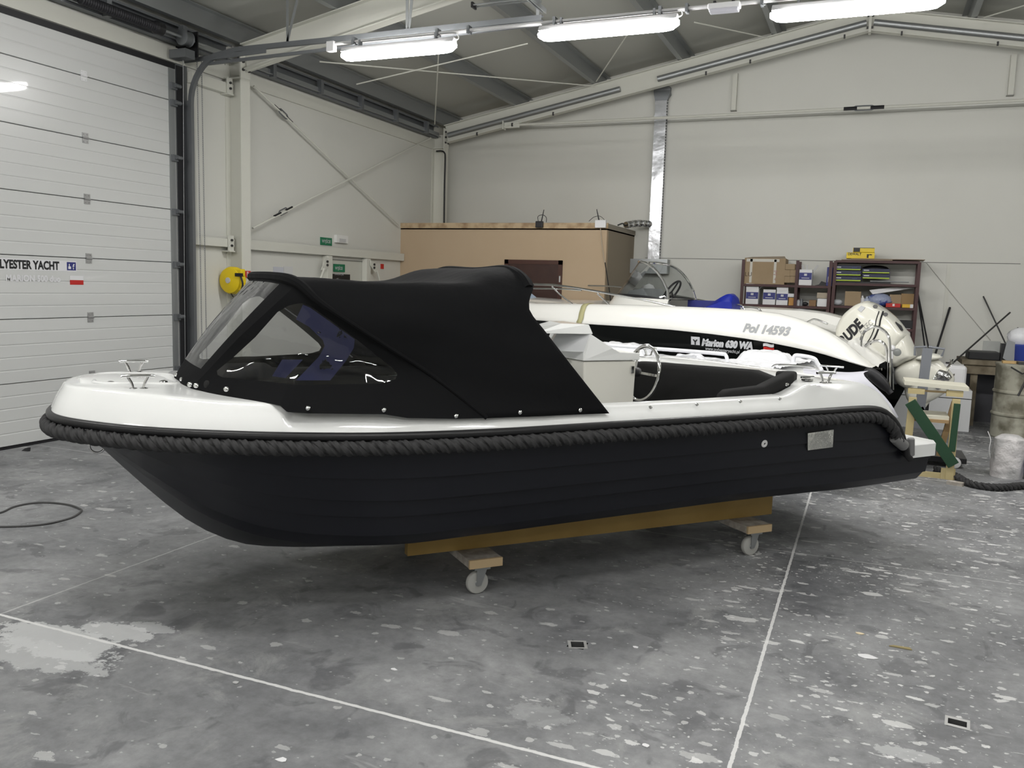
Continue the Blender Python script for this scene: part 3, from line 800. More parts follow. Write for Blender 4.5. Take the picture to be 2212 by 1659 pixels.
# fire sign on the column
e = empty('fire_sign', (XL+.245, 8.335, 1.64), 0, 'small red fire-hose sign on the column beside the reel', 'sign')
p = onx(527, 585, XL+.243); p2 = onx(541, 600, XL+.243)
b = MB(); b.box((0, p.y-8.335, p2.z-1.64), (.004, p2.y-8.335, p.z-1.64)); b.build('plate', red, e, smooth=0)
b = MB(); yc_ = (p.y+p2.y)/2-8.335; zc_ = (p.z+p2.z)/2-1.64; b.box((.004, yc_-.014, zc_-.03), (.006, yc_+.014, zc_+.03)); b.build('symbol', wpaper, e, smooth=0)
b = MB(); b.box((.006, yc_-.005, zc_-.022), (.007, yc_+.005, zc_+.022)); b.build('symbol_centre', red, e, smooth=0)
# yellow hose reel hung on the column web
p = onx(507, 606, XL+.19)
e = empty('hose_reel', (XL+.17, p.y, p.z), 0, 'yellow wall hose reel with black outlet hung on the near column', 'hose reel')
b = MB(); b.lathe((0, .03, 0), (0, -1, 0), [(-.03, .05), (-.03, .14), (.0, .165), (.07, .165), (.1, .15), (.12, .08), (.125, 0.0)], 30); b.build('reel_case', yellow, e)
b = MB(); b.lathe((0, -.09, 0), (0, -1, 0), [(0, .035), (.012, .035), (.014, .02)], 20); b.build('hub_badge', greyt, e)
b = MB(); b.box((.03, -.06, .05), (.17, .02, .14)); b.box((.1, -.05, -.12), (.18, .01, -.04)); b.build('case_arm', yellow, e, smooth=0, bevel=.015)
b = MB(); b.box((.10, -.09, .05), (.19, -.05, .09)); b.tube(catmull([(.17, -.07, .06), (.2, -.07, -.05), (.15, -.07, -.16), (.1, -.07, -.2), (.08, -.07, -.26)], 5), .012, 8); b.tube(catmull([(.0, -.05, -.15), (.06, -.06, -.2), (.13, -.07, -.17)], 5), .007, 6); b.build('hose', black, e)
b = MB(); b.box((-.05, .03, -.03), (.05, .09, .03)); b.build('mount', galvd, e, smooth=0)

# ================================================================== BOAT IN FRONT (lapped hull, black canopy)
TH = radians(48.2)
E1 = V((cos(TH), sin(TH), 0)); E2 = V((sin(TH), -cos(TH), 0)); W0 = V((-1.838, 3.962, 0))
TC = -.55
BO = W0 + E2*TC                                  # boat origin: x aft, y to the far side, z up
def L1(p): q = V(p)-BO; return V((q.dot(E1), -q.dot(E2), q.z))
def oy(u, v, y): return L1(onp(u, v, E2, E2.dot(BO)-y))
def oz(u, v, z): return L1(onz(u, v, z))
boat = empty('motorboat', BO, TH, 'dark navy lapped-hull motorboat with a black canopy on the wooden dolly in front', 'boat')

HX = [-1.995, -1.985, -1.955, -1.895, -1.78, -1.59, -1.34, -1.04, -.54, .16, .96, 1.96, 2.56, 2.86]
HY = [0.0, .13, .235, .335, .455, .60, .72, .82, .92, .97, .97, .93, .89, .865]
def hb(x): return pchip(x, HX, HY)
def zsh(x):                                        # rubbing strake height
    if x > 2.86: return .635
    return pchip(x, [-2.05, -1.6, -.5, .5, 1.6, 2.38, 2.55, 2.68, 2.77, 2.83, 2.87], [1.0, .985, .965, .975, .983, .985, .965, .90, .81, .71, .64])
SX = [-2.04, -1.97, -1.91, -1.85, -1.78, -1.68, -1.52, -1.38, -1.27, -1.16, -1.05, -.85, -.6, 0, 1, 2, 3.3]
SZ = [.985, .93, .895, .86, .79, .68, .51, .38, .305, .25, .215, .19, .19, .215, .245, .27, .29]
def zke(x): return pchip(x, SX, SZ)
MF = [(0, 0), (.40, .105), (.76, .225), (.775, .235), (.83, .315), (.83, .315), (.87, .45), (.87, .45), (.905, .56), (.905, .56), (.945, .71), (.945, .71), (.975, .86), (.975, .86), (1., 1.)]
BF = [(0, 0), (.10, .10), (.22, .22), (.235, .23), (.33, .33), (.33, .33), (.45, .46), (.45, .46), (.58, .59), (.58, .59), (.70, .72), (.70, .72), (.83, .86), (.83, .86), (1., 1.)]
SF = [(0, 0), (.42, .08), (.86, .165), (.875, .175), (.92, .29), (.92, .29), (.94, .45), (.94, .45), (.955, .56), (.955, .56), (.97, .71), (.97, .71), (.985, .86), (.985, .86), (1., 1.)]
LAP = [0, 0, 0, 0, 0, .014, 0, .014, 0, .014, 0, .014, 0, .014, 0]
# a lap: the upper strake's lower edge stands proud of the one beneath
def hull_rows(sign):
    rows = []
    xs_ = [-1.994, -1.988, -1.975, -1.955, -1.93, -1.9, -1.85, -1.78, -1.7] + [-1.6+.1*i for i in range(45)]
    xs_ = [x for x in xs_ if x < 2.86] + [2.87, 2.95, 3.02, 3.09, 3.15]
    for x in xs_:
        t = smoothstep(-2.0, -.35, x)
        z0, z1 = zke(x), min(zsh(x), 99)
        zfull = .975 if x > 2.3 else z1        # section shape is that of the full side, cut lower at the stern
        z1 = min(z1, zfull)
        B = hb(x) if x < 2.86 else .865-.02*(x-2.86)/.29
        r = []
        for j, ((fm, gm), (fb, gb)) in enumerate(zip(MF, BF)):
            t2 = smoothstep(1.2, 2.8, x); fm += (SF[j][0]-fm)*t2
            f = fb+(fm-fb)*t; g = gb+(gm-gb)*t
            y = B*f; z = z0+(zfull-z0)*g
            lp = LAP[j]*(1 if t > .3 else t/.3) * (1 if (x < 2.86) else 1)
            # keel line up at the stem: V sections
            if z > z1:
                z = z1
            xx = x
            if x > 2.86:                            # raked transom
                xx = x - .07*(1-(z-.27)/.365)*(x-2.86)/.29
            r.append(V((xx, sign*(y+lp), z)))
        rows.append(r)
    return rows
b = MB()
for sgn in (-1, 1):
    rows = hull_rows(sgn)
    b.grid(rows)
# transom
ra, rb = hull_rows(-1)[-1], hull_rows(1)[-1]
b.grid([ra, rb])
b.build('hull', navy, boat, smooth=28)

# gunwale path helper (port is the near side: y negative)
def rail_path(off=0., dz=0., x1=2.875, zend=.60):
    pts = []
    xs_ = [x1, 2.862, 2.845, 2.82, 2.79, 2.75, 2.70, 2.64, 2.56, 2.45, 2.3] + [2.1-.2*i for i in range(16)] + [-1.1, -1.3, -1.45, -1.6, -1.72, -1.82, -1.88, -1.92, -1.95, -1.975, -1.988, -1.993]
    for x in xs_:
        pts.append((x, -hb(x), zsh(x)))
    pts = [V(p) for p in pts]
    full = pts + [V((-1.996, 0, zsh(-2.0)))] + [V((p.x, -p.y, p.z)) for p in reversed(pts)]
    out = []
    for i, p in enumerate(full):
        a = full[max(0, i-1)]; c = full[min(len(full)-1, i+1)]; T = c-a; T.z = 0
        if T.length < 1e-6: T = V((-1, 0, 0))
        T.normalize(); N = V((T.y, -T.x, 0))
        if p.y < -.01 and N.y > 0: N = -N
        if p.y > .01 and N.y < 0: N = -N
        if abs(p.y) <= .01: N = V((-1, 0, 0))
        if p.x > 2.4: N = V((0, -1 if p.y < 0 else 1, 0))
        T3 = (c-a).normalized(); D = V((0, 0, dz))
        if p.x > 2.4 and abs(T3.z) > .02:
            sg = 1 if p.y < 0 else -1; D = V((T3.z*sg, 0, -T3.x*sg))*dz
        out.append(p+N*off+D)
    return out
rp = resample(catmull(rail_path(.004, -.016), 3), 220)
b = MB(); b.tube(rp, .0205, 14)
b.build('rubbing_strake', mat('black_rubber_rail', (.014, .014, .015), .38, spec=.4), boat)

# braided rope fender
def rope_mesh(path, R, strands, pitch, sr, step=.0085, nn=12, yarn=4, twist=34):
    L = [0]
    for a, c in zip(path, path[1:]): L.append(L[-1]+(c-a).length)
    n = int(L[-1]/step); P = resample(path, n)
    b = MB(); u = None; fr = []
    for i in range(n):
        T = (P[min(n-1, i+1)]-P[max(0, i-1)]).normalized()
        if u is None: u = T.orthogonal().normalized()
        u = (u-T*u.dot(T)).normalized(); fr.append((P[i], u.copy(), T.cross(u), T))
    for k in range(strands):
        C = []
        for i, (p, uu, ww, T) in enumerate(fr):
            a = 2*pi*(i*step/pitch + k/strands)
            C.append((p+(uu*cos(a)+ww*sin(a))*R, uu*cos(a)+ww*sin(a), T))
        rows = []
        for i, (c, rad, T) in enumerate(C):
            T2 = (C[min(n-1, i+1)][0]-C[max(0, i-1)][0]).normalized()
            a1 = (rad-T2*rad.dot(T2)).normalized(); a2 = T2.cross(a1)
            row = []
            for j in range(nn):
                th = 2*pi*j/nn
                rr_ = sr*(1+.16*cos(yarn*th - i*step*twist*2*pi/ (1.0) ))
                row.append(c+(a1*cos(th)+a2*sin(th))*rr_)
            rows.append(row)
        b.grid(rows, closed=True); b.add(rows[0], [tuple(range(nn))]); b.add(rows[-1], [tuple(range(nn))])
    return b
full = rail_path(.014, -.066)
# keep the rope below the strake, ending higher than it
rope_path = [p for p in full if not (p.z < .735)]
for p in rope_path:
    pass
rpath = resample(catmull(rope_path, 3), 400)
rope = rope_mesh(rpath, .0165, 3, .19, .0192, step=.006, nn=22, yarn=5, twist=10).build('rope_fender', ropem, boat, smooth=60)
for s in (0, -1):
    p = rpath[s]; q = rpath[14 if s == 0 else -15]; d = (p-q).normalized()
    b = MB(); b.lathe(p-d*.02, d, [(-.03, .032), (.0, .035), (.085, .035), (.09, .027)], 20); b.build('end_ferrule', mat('grey_heatshrink', (.20, .20, .20), .45, .3), rope)
    y = -1 if p.y < 0 else 1
    b = MB(); b.lathe((2.862, y*(hb(2.86)+.006), .755), (.12, 0, -1), [(0, .019), (.005, .023), (.11, .023), (.115, .016)], 16); b.build('strake_end_cap', MATS['grey_heatshrink'], boat)

# deck moulding -------------------------------------------------------------
def zdk(x):                                        # top edge of the white moulding
    return pchip(x, [-2.0, -1.88, -1.6, -1.34, -1.055, -1.035, -1.02, 0, 1.76, 1.80, 1.88, 1.97, 2.15, 2.40, 2.55, 2.66, 2.75, 2.82, 2.87],
                    [1.125, 1.130, 1.118, 1.10, 1.088, 1.07, 1.055, 1.05, 1.062, 1.068, 1.095, 1.125, 1.135, 1.12, 1.07, .99, .89, .76, .64])
def inset(x): return pchip(x, [-2.04, -1.9, -1.5, -1, 0, 1.8, 2.2, 2.87], [.055, .068, .082, .07, .045, .045, .07, .03])
_hp = rail_path(0, 0)[:len(rail_path(0, 0))//2+1]            # near side, stern to bow tip
_hp = resample(catmull(_hp, 3), 420)
def deck_rows(sgn):
    rows = []
    n = len(_hp)
    for i, p in enumerate(_hp):
        a = _hp[max(0, i-1)]; c = _hp[min(n-1, i+1)]; T = V((c.x-a.x, c.y-a.y, 0)).normalized()
        N = V((-T.y, T.x, 0))                            # inward
        if N.y < 0: N = -N
        if i == n-1: N = V((1, 0, 0))
        if p.x > 2.35: N = V((0, 1, 0))
        x = p.x; zr = p.z; zt = max(zdk(x), zr+.012); I = inset(x); cock = -.90 < x < 1.93
        def at(d, z, q=p, N=N): v = q+N*d; return V((v.x, min(0, v.y), z))
        h = zt-zr
        pts = [at(-.003, zr-.004), at(.001, zr+.01), at(I*.45, zr+h*.55), at(I*.80, zt-.022), at(I*.90, zt-.010), at(I, zt-.003), at(I+.02, zt)]
        if cock:
            fz = .80 if x < -.1 else .62; inn = at(.15, zt)
            pts += [at(.14, zt), at(.15, zt-.012), V((inn.x, inn.y*(.995 if x > -.1 else .80), fz)), V((inn.x, inn.y*.5, fz-.02)), V((inn.x, 0, fz-.02))]
        else:
            cr = .016 if x < 0 else .01
            e_ = at(I+.06, zt+.001)
            pts += [V((e_.x, e_.y*k, zt+cr*g_)) for k, g_ in ((1, .1), (.8, .4), (.6, .7), (.3, .95), (0, 1))]
        rows.append([V((q.x, q.y*(-sgn), q.z)) for q in pts])
    return rows
b = MB()
for sgn in (-1, 1): b.grid(deck_rows(sgn))
b.build('deck', white, boat, smooth=50)
# foredeck hatch moulding, rounded and slightly raised
b = MB()
def rr(cx, cy, a, c_, r, n=8):
    pts = []
    for (sx, sy, a0) in ((1, 1, 0), (-1, 1, 90), (-1, -1, 180), (1, -1, 270)):
        for k in range(n+1):
            t = radians(a0+90*k/n); pts.append((cx+sx*(a-r)+r*cos(t), cy+sy*(c_-r)+r*sin(t)))
    return pts
rings = []
for s, h in ((0, -.002), (-.012, .005), (-.022, .005), (-.03, .001)):
    rings.append([V((x, y, interp(x, [-1.9, -1.6, -1.4], [1.140, 1.137, 1.125])+h)) for x, y in rr(-1.62, 0, .20+s, .24+s, .10+s)])
b.grid(rings, closed=True); b.add(rings[-1], [tuple(range(len(rings[-1])))]); b.build('deck_hatch', white, boat, smooth=50)

# swim platform
b = MB()
prof = []
for y in (-.86, -.8, 0, .8, .86): prof.append(y)
def plat(z, g):
    return [V((2.87, -.868+g, z)), V((3.12, -.850+g, z)), V((3.16, -.81+g, z)), V((3.17, 0, z)), V((3.16, .81-g, z)), V((3.12, .850-g, z)), V((2.87, .868-g, z))]
P0, P1 = plat(.625, -.006), plat(.705, -.006); P2 = plat(.715, .006)
b.add(P0+P1+P2, [tuple(range(6, -1, -1)), tuple(range(14, 21))] + [(i, (i+1) % 7, 7+(i+1) % 7, 7+i) for i in range(7)] + [(7+i, 7+(i+1) % 7, 14+(i+1) % 7, 14+i) for i in range(7)])
b.build('swim_platform', white, boat, smooth=40)
# transom step between deck end and platform
b = MB(); b.grid([[V((2.875, y, .70)) for y in (-.84, 0, .84)], [V((2.80, y, .82)) for y in (-.84, 0, .84)], [V((2.72, y, .93)) for y in (-.82, 0, .82)]]); b.build('transom_face', white, boat, smooth=30)

# cleats
def cleat(c, parent, L=.142, rot=0.):
    e = empty('cleat', c, rot); e.parent = parent
    h = .055
    b = MB(); b.tube([(-L/2, 0, h), (-L/2+.006, 0, h+.002), (-.02, 0, h+.003), (.02, 0, h+.003), (L/2-.006, 0, h+.002), (L/2, 0, h)], .0085, 12)
    b.build('cross_bar', chrome, e)
    for s in (-1, 1):
        b = MB(); b.tube([(s*.022, 0, 0), (s*.03, 0, h*.5), (s*.045, 0, h)], .0075, 10); b.lathe((s*.022, 0, -.003), (0, 0, 1), [(0, .02), (.004, .02), (.007, .012)], 16); b.build('leg', chrome, e)
    return e
CLZ = zdk(-1.62)
for y in (-.36, .36): cleat((-1.62, y, CLZ+.008), boat)
pc_ = oz(1783, 828, zdk(2.28))
cleat((pc_.x, pc_.y, zdk(pc_.x)+.004), boat); cleat((pc_.x, -pc_.y, zdk(pc_.x)+.004), boat)
pf = oz(1744, 820, 1.14)
b = MB(); b.lathe((pf.x, pf.y, 1.135), (0, 0, 1), [(0, .035), (.008, .035), (.012, .02)], 20); b.tube([(pf.x-.05, pf.y, 1.155), (pf.x+.05, pf.y, 1.155)], .006, 8); b.build('flush_handle', chrome, boat)
for (u, v) in ((1685, 862), (1596, 867), (1500, 873), (1400, 879), (1702, 831)):
    p = oy(u, v, -hb(1.4)+.018) ; b = MB(); b.lathe((p.x, -hb(p.x)+.012, p.z), (0, -1, .15), [(0, .009), (.006, .009), (.008, .005), (.014, .006)], 12); b.build('canopy_stud', chrome, boat)
for x in (-1.735, -1.505):
    b = MB(); b.lathe((x, -.20, 1.135), (0, 0, 1), [(0, .02), (.006, .018), (.01, .008)], 14); b.build('deck_fitting', chrome, boat)
# bow eye
b = MB(); pe = oy(210, 968, 0)
b.tube([pe+V((.045+.035*cos(a), 0, .012+.035*sin(a)))*1 + V((-.045, 0, 0)) for a in [2*pi*k/20 for k in range(20)]], .0065, 8, closed=True)
b.cyl(pe+V((.02, 0, .02)), pe+V((.07, 0, .045)), .008, n=10); b.build('bow_eye', chrome, boat)
# hull fittings
def on_hull(u, v, o=0.): 
    p = oy(u, v, -.935); 
    # topside slopes: solve once more with the local half breadth at that height
    f = interp((p.z-zke(p.x))/(.975-zke(p.x)), [.56, .71, .86, 1.], [.905, .945, .975, 1.]); return oy(u, v, -(hb(p.x)*f+.006+o))
p = on_hull(1650, 958)
b = MB(); b.lathe(p, (0, -1, -.1), [(0, .022), (.006, .022), (.009, .018), (.009, .007), (.002, .006)], 22); b.build('drain_outlet', mat('white_plastic', (.72, .72, .72), .35), boat)
pts = [on_hull(u, v, .019) for u, v in ((1745, 936), (1801, 928), (1799, 966), (1745, 973))]
b = MB(); b.prism(pts, (0, .012, 0)); b.build('side_vent', mat('mirror_foil', (.72, .72, .66), .06, 1., bump=(7, .25, .02)), boat, smooth=0)
b = MB(); p = on_hull(1930, 972); b.sphere(p, .014, 10, 8, (1.4, .5, .7)); b.build('hull_fitting', chrome, boat)

# helm console ---------------------------------------------------------------
YC = 0.0                                     # near side face of the console
con = empty('console', (0, 0, 0)); con.parent = boat
g = lambda u, v, y=YC: oy(u, v, y)
YW = .50
body = [g(1261, 781), g(1375, 785), g(1366, 862)]
b = MB()
x0, x1 = body[0].x, body[1].x; zt_ = body[0].z
A = [V((x0, YC, zt_)), V((x1, YC, zt_)), V((x1-.02, YC, .56)), V((x0+.03, YC, .56))]
b.prism(A, (0, YW, 0)); b.build('console_body', mat('cream_moulding', (.70, .69, .63), .3), con, smooth=0, bevel=.012)
b = MB()
ze = zt_+.018
pk = g(1277, 721)
S_ = [V((x0-.008, YC-.008, zt_+.004)), V((x1+.015, YC-.008, zt_+.004)), V((x1+.02, YC-.008, zt_+.05)), V((x0+.26, YC-.008, zt_+.058)), V((x0+.20, YC-.008, zt_+.085)), V((pk.x+.01, YC+.03, pk.z)), V((x0-.01, YC-.008, zt_+.06))]
b.prism(S_, (0, YW+.016, 0)); b.build('console_lid', white, con, smooth=0, bevel=.006)
# front sloping screen part and cowl peak, reaching forward under the canopy
b = MB()
xk = pk.x
F0 = [V((x0-.01, y, zt_+.0)) for y in (YC-.008, YC+YW+.008)]
b.add([V((x0-.008, YC-.008, zt_+.06)), V((x0-.008, YC+YW+.008, zt_+.06)), V((xk+.01, YC+YW-.03, pk.z)), V((xk+.01, YC+.03, pk.z)), V((x0-.13, YC+YW*.5, zt_+.05)), V((xk-.10, YC+YW*.5, pk.z))],
      [(0, 3, 5, 4), (1, 4, 5, 2), (0, 1, 2, 3), (3, 2, 5), (0, 4, 1)])
b.build('console_screen', mat('grey_white_moulding', (.62, .63, .64), .3), con, smooth=0)
b = MB(); hp_ = [V((xk+.03, YC+.02, pk.z-.005)), V((xk+.03, YC+YW-.02, pk.z-.005)), V((xk-.34, YC+YW*.78, pk.z-.005)), V((xk-.34, YC+YW*.22, pk.z-.005))]
tp = [V((xk+.02, YC+.06, pk.z+.055)), V((xk+.02, YC+YW-.10, pk.z+.06)), V((xk-.12, YC+YW*.66, pk.z+.062)), V((xk-.12, YC+YW*.34, pk.z+.055))]
b.add(hp_+tp, [(0, 1, 2, 3), (7, 6, 5, 4), (0, 4, 5, 1), (1, 5, 6, 2), (2, 6, 7, 3), (3, 7, 4, 0)]); b.build('console_cowl', white, con, smooth=0, bevel=.008)
b = MB(); p = g(1366, 797, YC-.012); b.box(p+V((-.012, -.006, -.028)), p+V((.012, .006, .02))); b.build('latch', chrome, con, smooth=0, bevel=.003)
# steering wheel
wh = empty('steering_wheel', (1.555, YC+.24, 1.085)); wh.parent = boat
Rw = .182; tilt = radians(9)
ex, ey = V((sin(tilt), 0, cos(tilt))), V((0, 1, 0)); nx = V((-cos(tilt), 0, sin(tilt)))
wh.location = L1(onp(1388, 806, E1, E1.dot(BO)+1.45))
b = MB(); b.tube([ex*(Rw*cos(a))+ey*(Rw*sin(a)) for a in [2*pi*k/48 for k in range(48)]], .0115, 12, closed=True); b.build('rim', chrome, wh)
for k in range(3):
    a = radians(30+120*k); b = MB(); dd = ex*cos(a)+ey*sin(a); b.bar(nx*.05+dd*.03, dd*Rw, .016, .006, up=nx); b.build('spoke', chrome, wh, smooth=0)
b = MB(); b.lathe(nx*.03, nx, [(0, .03), (.02, .035), (.04, .03), (.16, .02)], 20); b.build('hub', blackp, wh)

# aft sofa ---------------------------------------------------------------------
sofa = empty('sofa', (0, 0, 0)); sofa.parent = boat
def cushion(path, wd, ht, r=.03, name='backrest_cushion', par=sofa):
    path = [V(p) for p in path]; rows = []
    n = len(path)
    for i, p in enumerate(path):
        T = (path[min(n-1, i+1)]-path[max(0, i-1)]); T.z = 0; T.normalize(); N = V((-T.y, T.x, 0))
        k = 1 if 0 < i < n-1 else .75
        row = []
        for j in range(16):
            a = 2*pi*(j+.5)/16; cx_ = abs(cos(a))**.5*(1 if cos(a) > 0 else -1); cz_ = abs(sin(a))**.5*(1 if sin(a) > 0 else -1)
            row.append(p+N*(cx_*wd/2*k)+V((0, 0, cz_*ht/2*k)))
        rows.append(row)
    b = MB(); b.grid(rows, closed=True); b.add(rows[0], [tuple(range(16))]); b.add(rows[-1], [tuple(range(16))])
    return b.build(name, fabric, par, smooth=60)
yb0 = hb(1.9)-.19
cushion([(1.60, yb0-.02, .92), (1.78, yb0-.03, .93), (1.86, yb0-.08, .935), (1.90, yb0-.2, .94), (1.93, 0, .965), (1.94, -yb0+.3, .985), (1.95, -yb0+.10, .995)], .10, .36)
# bolster along the near rim
cushion([(1.40, -hb(1.4)+.20, 1.035), (1.44, -hb(1.4)+.19, 1.05), (1.70, -hb(1.7)+.19, 1.065), (1.80, -hb(1.8)+.19, 1.10), (1.92, -hb(1.9)+.20, 1.135), (1.985, -hb(1.9)+.24, 1.14), (2.0, -hb(1.9)+.34, 1.14)], .085, .085, name='bolster')
b = MB(); b.box((-1.34, -.42, 1.11), (-.92, .42, 1.165)); b.build('bow_pad', fabric, sofa, smooth=0, bevel=.02)
for sgn in (1, -1):
    cushion([(-1.12, sgn*.30, 1.12), (-1.03, sgn*(hb(-1.05)-.30), 1.10), (-.8, sgn*(hb(-.8)-.20), 1.07), (-.4, sgn*(hb(-.4)-.18), 1.065), (.0, sgn*(hb(0)-.18), 1.065)], .13, .07, name='side_bolster')
    cushion([(-.88, sgn*(hb(-.88)-.24), .95), (-.4, sgn*(hb(-.4)-.22), .93), (.2, sgn*(hb(.2)-.21), .92)], .09, .26, name='side_backrest')
b = MB(); b.box((-.895, -.55, .80), (-.30, .55, .95)); b.build('front_seat', fabric, sofa, smooth=0, bevel=.03)
b = MB(); b.box((1.30, -yb0, .63), (1.9, yb0, .83)); b.build('seat_cushion', fabric, sofa, smooth=0, bevel=.04)

# ---- canopy --------------------------------------------------------------------
can = empty('canopy', (0, 0, 0)); can.parent = boat
YB1 = -(.385-TC)        # lower hem plane, near side
def mir(p): return V((p.x, -p.y, p.z))
base_px = [(620, 890), (665, 893), (830, 895), (880, 903), (985, 905), (1123, 900), (1253, 895), (1316, 893)]
def hem_at(u, v, o=.006):
    y = -.93
    for _ in range(8): p = oy(u, v, y); y = -(hb(p.x)+o)
    return oy(u, v, y)
hem = [hem_at(u, v) for u, v in base_px]
front_near = V((-1.40, -.335, 1.108))
fc = V((-1.445, 0, 1.135))
hem_front = [front_near, V((-1.33, -.44, 1.105)), V((-1.2, -.60, 1.098)), V((-1.09, -.735, 1.092)), V((-1.058, -.785, 1.088))]
H_l = hem_front + hem
# front hoop, from the near hem over the top
leg = [hem_at(1052, 903), oy(937, 813, -.83), oy(850, 757, -.785), oy(760, 699, -.745), oy(690, 652, -.69)]
hoop_f = leg + [V((-.93, -.640, 1.615)), V((-.965, -.585, 1.640)), V((-.99, -.50, 1.650)), V((-1.01, -.3, 1.655)), V((-1.02, 0, 1.656))]
# aft hoop edge
aft = [hem_at(1316, 893), oy(1230, 784, -.915), oy(1180, 719, -.84), oy(1146, 675, -.80), oy(1143, 650, -.775), oy(1153, 617, -.72)]
pa_ = aft[-1]
aft += [V((pa_.x-.005, -.66, 1.695)), V((pa_.x-.01, -.56, 1.73)), V((pa_.x, -.4, 1.745)), V((pa_.x+.01, 0, 1.735))]
def full_curve(half, n):
    h = catmull(half, 6); h = h+[mir(p) for p in reversed(h[:-1])]
    return resample(h, n)
NV = 81
# forward ridge of the aft hoop pocket, where the roof swells up
CF, CA = full_curve(hoop_f, NV), full_curve(aft, NV)
random.seed(4)
rows = []
NU = 40
for i in range(NU+1):
    t = i/NU; row = []
    for j in range(NV):
        p = CF[j].lerp(CA[j], t)
        s = j/(NV-1); top = smoothstep(.22, .38, s)*smoothstep(.78, .62, s); side = 1-top
        sag = .045*top*sin(pi*t)
        # swell over the aft hoop
        zlow = 1.655+(p.z-1.655)*smoothstep(.62, .86, t) if (p.z > 1.655) else p.z
        p.z = zlow - sag*.35
        edge = sin(pi*min(1, t*1.0))
        yy = 1 if p.y > 0 else -1
        p.y += yy*side*.028*sin(pi*t)*sin(pi*min(1, s*2 if s < .5 else (1-s)*2))
        wr = .006*sin(p.x*9+p.z*13)*sin(p.z*21-p.x*5)*sin(pi*t)
        p.y += yy*wr; 
        if top > .5: p.z += .004*sin(p.x*11+p.y*3)
        row.append(p)
    rows.append(row)
b = MB(); b.grid(rows); cover = b.build('cover', canvas, can, smooth=70, solid=.004)
# windscreen panel
top_near = V((-.965, -.585, 1.640))
TN = [V((-.945, -.615, 1.630)), V((-.985, -.50, 1.647)), V((-1.01, -.3, 1.655)), V((-1.02, 0, 1.656))]
BN = [front_near, V((-1.425, -.2, 1.122)), fc]
Tc = full_curve(TN, 61); Bc = full_curve(BN, 61)
def wpt(i, t):
    p = Bc[i].lerp(Tc[i], t); p.x -= .035*sin(pi*t)*sin(pi*i/60); return p
fab, vin = MB(), MB()
NVV = 40
rows = [[wpt(i, k/NVV) for i in range(61)] for k in range(NVV+1)]
n = 61; vs = [p for r in rows for p in r]
ff, fv = [], []
for k in range(NVV):
    for i in range(60):
        s, t = (i+.5)/60, (k+.5)/NVV
        inv = (.10 < s < .90) and (.17 < t < .955)
        (fv if inv else ff).append((k*n+i, k*n+i+1, (k+1)*n+i+1, (k+1)*n+i))
fab.add(vs, ff); vin.add(vs, fv)
vinyl = bpy.data.materials.new('clear_vinyl'); vinyl.use_nodes = True
nt = vinyl.node_tree; nt.nodes.clear()
out = nt.nodes.new('ShaderNodeOutputMaterial'); tr = node(nt, 'ShaderNodeBsdfTransparent', Color=(.80, .81, .82, 1)); gl = node(nt, 'ShaderNodeBsdfGlossy', Roughness=.04)
fr = node(nt, 'ShaderNodeFresnel', IOR=1.5); mx = nt.nodes.new('ShaderNodeMixShader'); tcn = nt.nodes.new('ShaderNodeTexCoord'); ns = node(nt, 'ShaderNodeTexNoise', Scale=5., Detail=2.)
bp = node(nt, 'ShaderNodeBump', Strength=.5, Distance=.03)
nt.links.new(tcn.outputs['Object'], ns.inputs['Vector']); nt.links.new(ns.outputs['Fac'], bp.inputs['Height']); nt.links.new(bp.outputs[0], gl.inputs['Normal']); nt.links.new(bp.outputs[0], fr.inputs['Normal'])
nt.links.new(math_(nt, 'MULTIPLY', fr.outputs[0], 1.3), mx.inputs[0]); nt.links.new(tr.outputs[0], mx.inputs[1]); nt.links.new(gl.outputs[0], mx.inputs[2]); nt.links.new(mx.outputs[0], out.inputs[0])
wf = fab.build('windscreen_panel', canvas, can, smooth=60)
vin.build('clear_windscreen', vinyl, wf, smooth=60)

# side panels with triangular clear windows
tn = V((-.945, -.615, 1.630))
Ecurve = resample([front_near, front_near.lerp(tn, .5)+V((-.02, -.01, 0)), tn], 61)          # lower to top
hl = [V((-.90, -.645, 1.59))]
Lcurve = resample(catmull(leg + [V((-.93, -.640, 1.615)), tn], 6), 61)                          # hem to top
low = [p for p in H_l if p.x < leg[0].x-.02] + [leg[0]]
Dcurve = resample(low, 161)
def side_patch(sgn):
    # Coons-like: u along hem, v upward, converging at the top
    b = MB(); rows = []
    for k in range(61):
        v = k/60; row = []
        for i in range(161):
            u = i/160
            base = Dcurve[0].lerp(Dcurve[-1], u); d0 = Dcurve[i]-base
            p = Ecurve[k].lerp(Lcurve[k], u) + d0*((1-v)**3 if True else 0)
            row.append(V((p.x, p.y*sgn, p.z)))
        rows.append(row)
    b.grid(rows); return b
N_pl = (tn-front_near).cross(leg[0]-front_near).normalized()
def on_side(u, v):
    d = ray(u, v); d = V((d.dot(E1), -d.dot(E2), d.z)); o = L1(ORG)
    return o + d*((front_near-o).dot(N_pl)/d.dot(N_pl))
win_px = [(642, 655), (655, 655), (671, 663), (767, 732), (800, 757), (848, 795), (858, 808), (852, 818), (830, 823), (810, 825), (715, 824), (638, 823), (560, 817), (501, 814), (478, 813), (468, 808), (467, 800), (480, 789), (501, 772), (550, 727), (598, 674), (622, 660)]
win = [on_side(*p) for p in win_px]
W2 = [(p.x, p.z) for p in win]
def inside(x, z, poly):
    c = False; n = len(poly)
    for i in range(n):
        (x1, z1), (x2, z2) = poly[i], poly[(i+1) % n]
        if (z1 > z) != (z2 > z) and x < (x2-x1)*(z-z1)/(z2-z1)+x1: c = not c
    return c
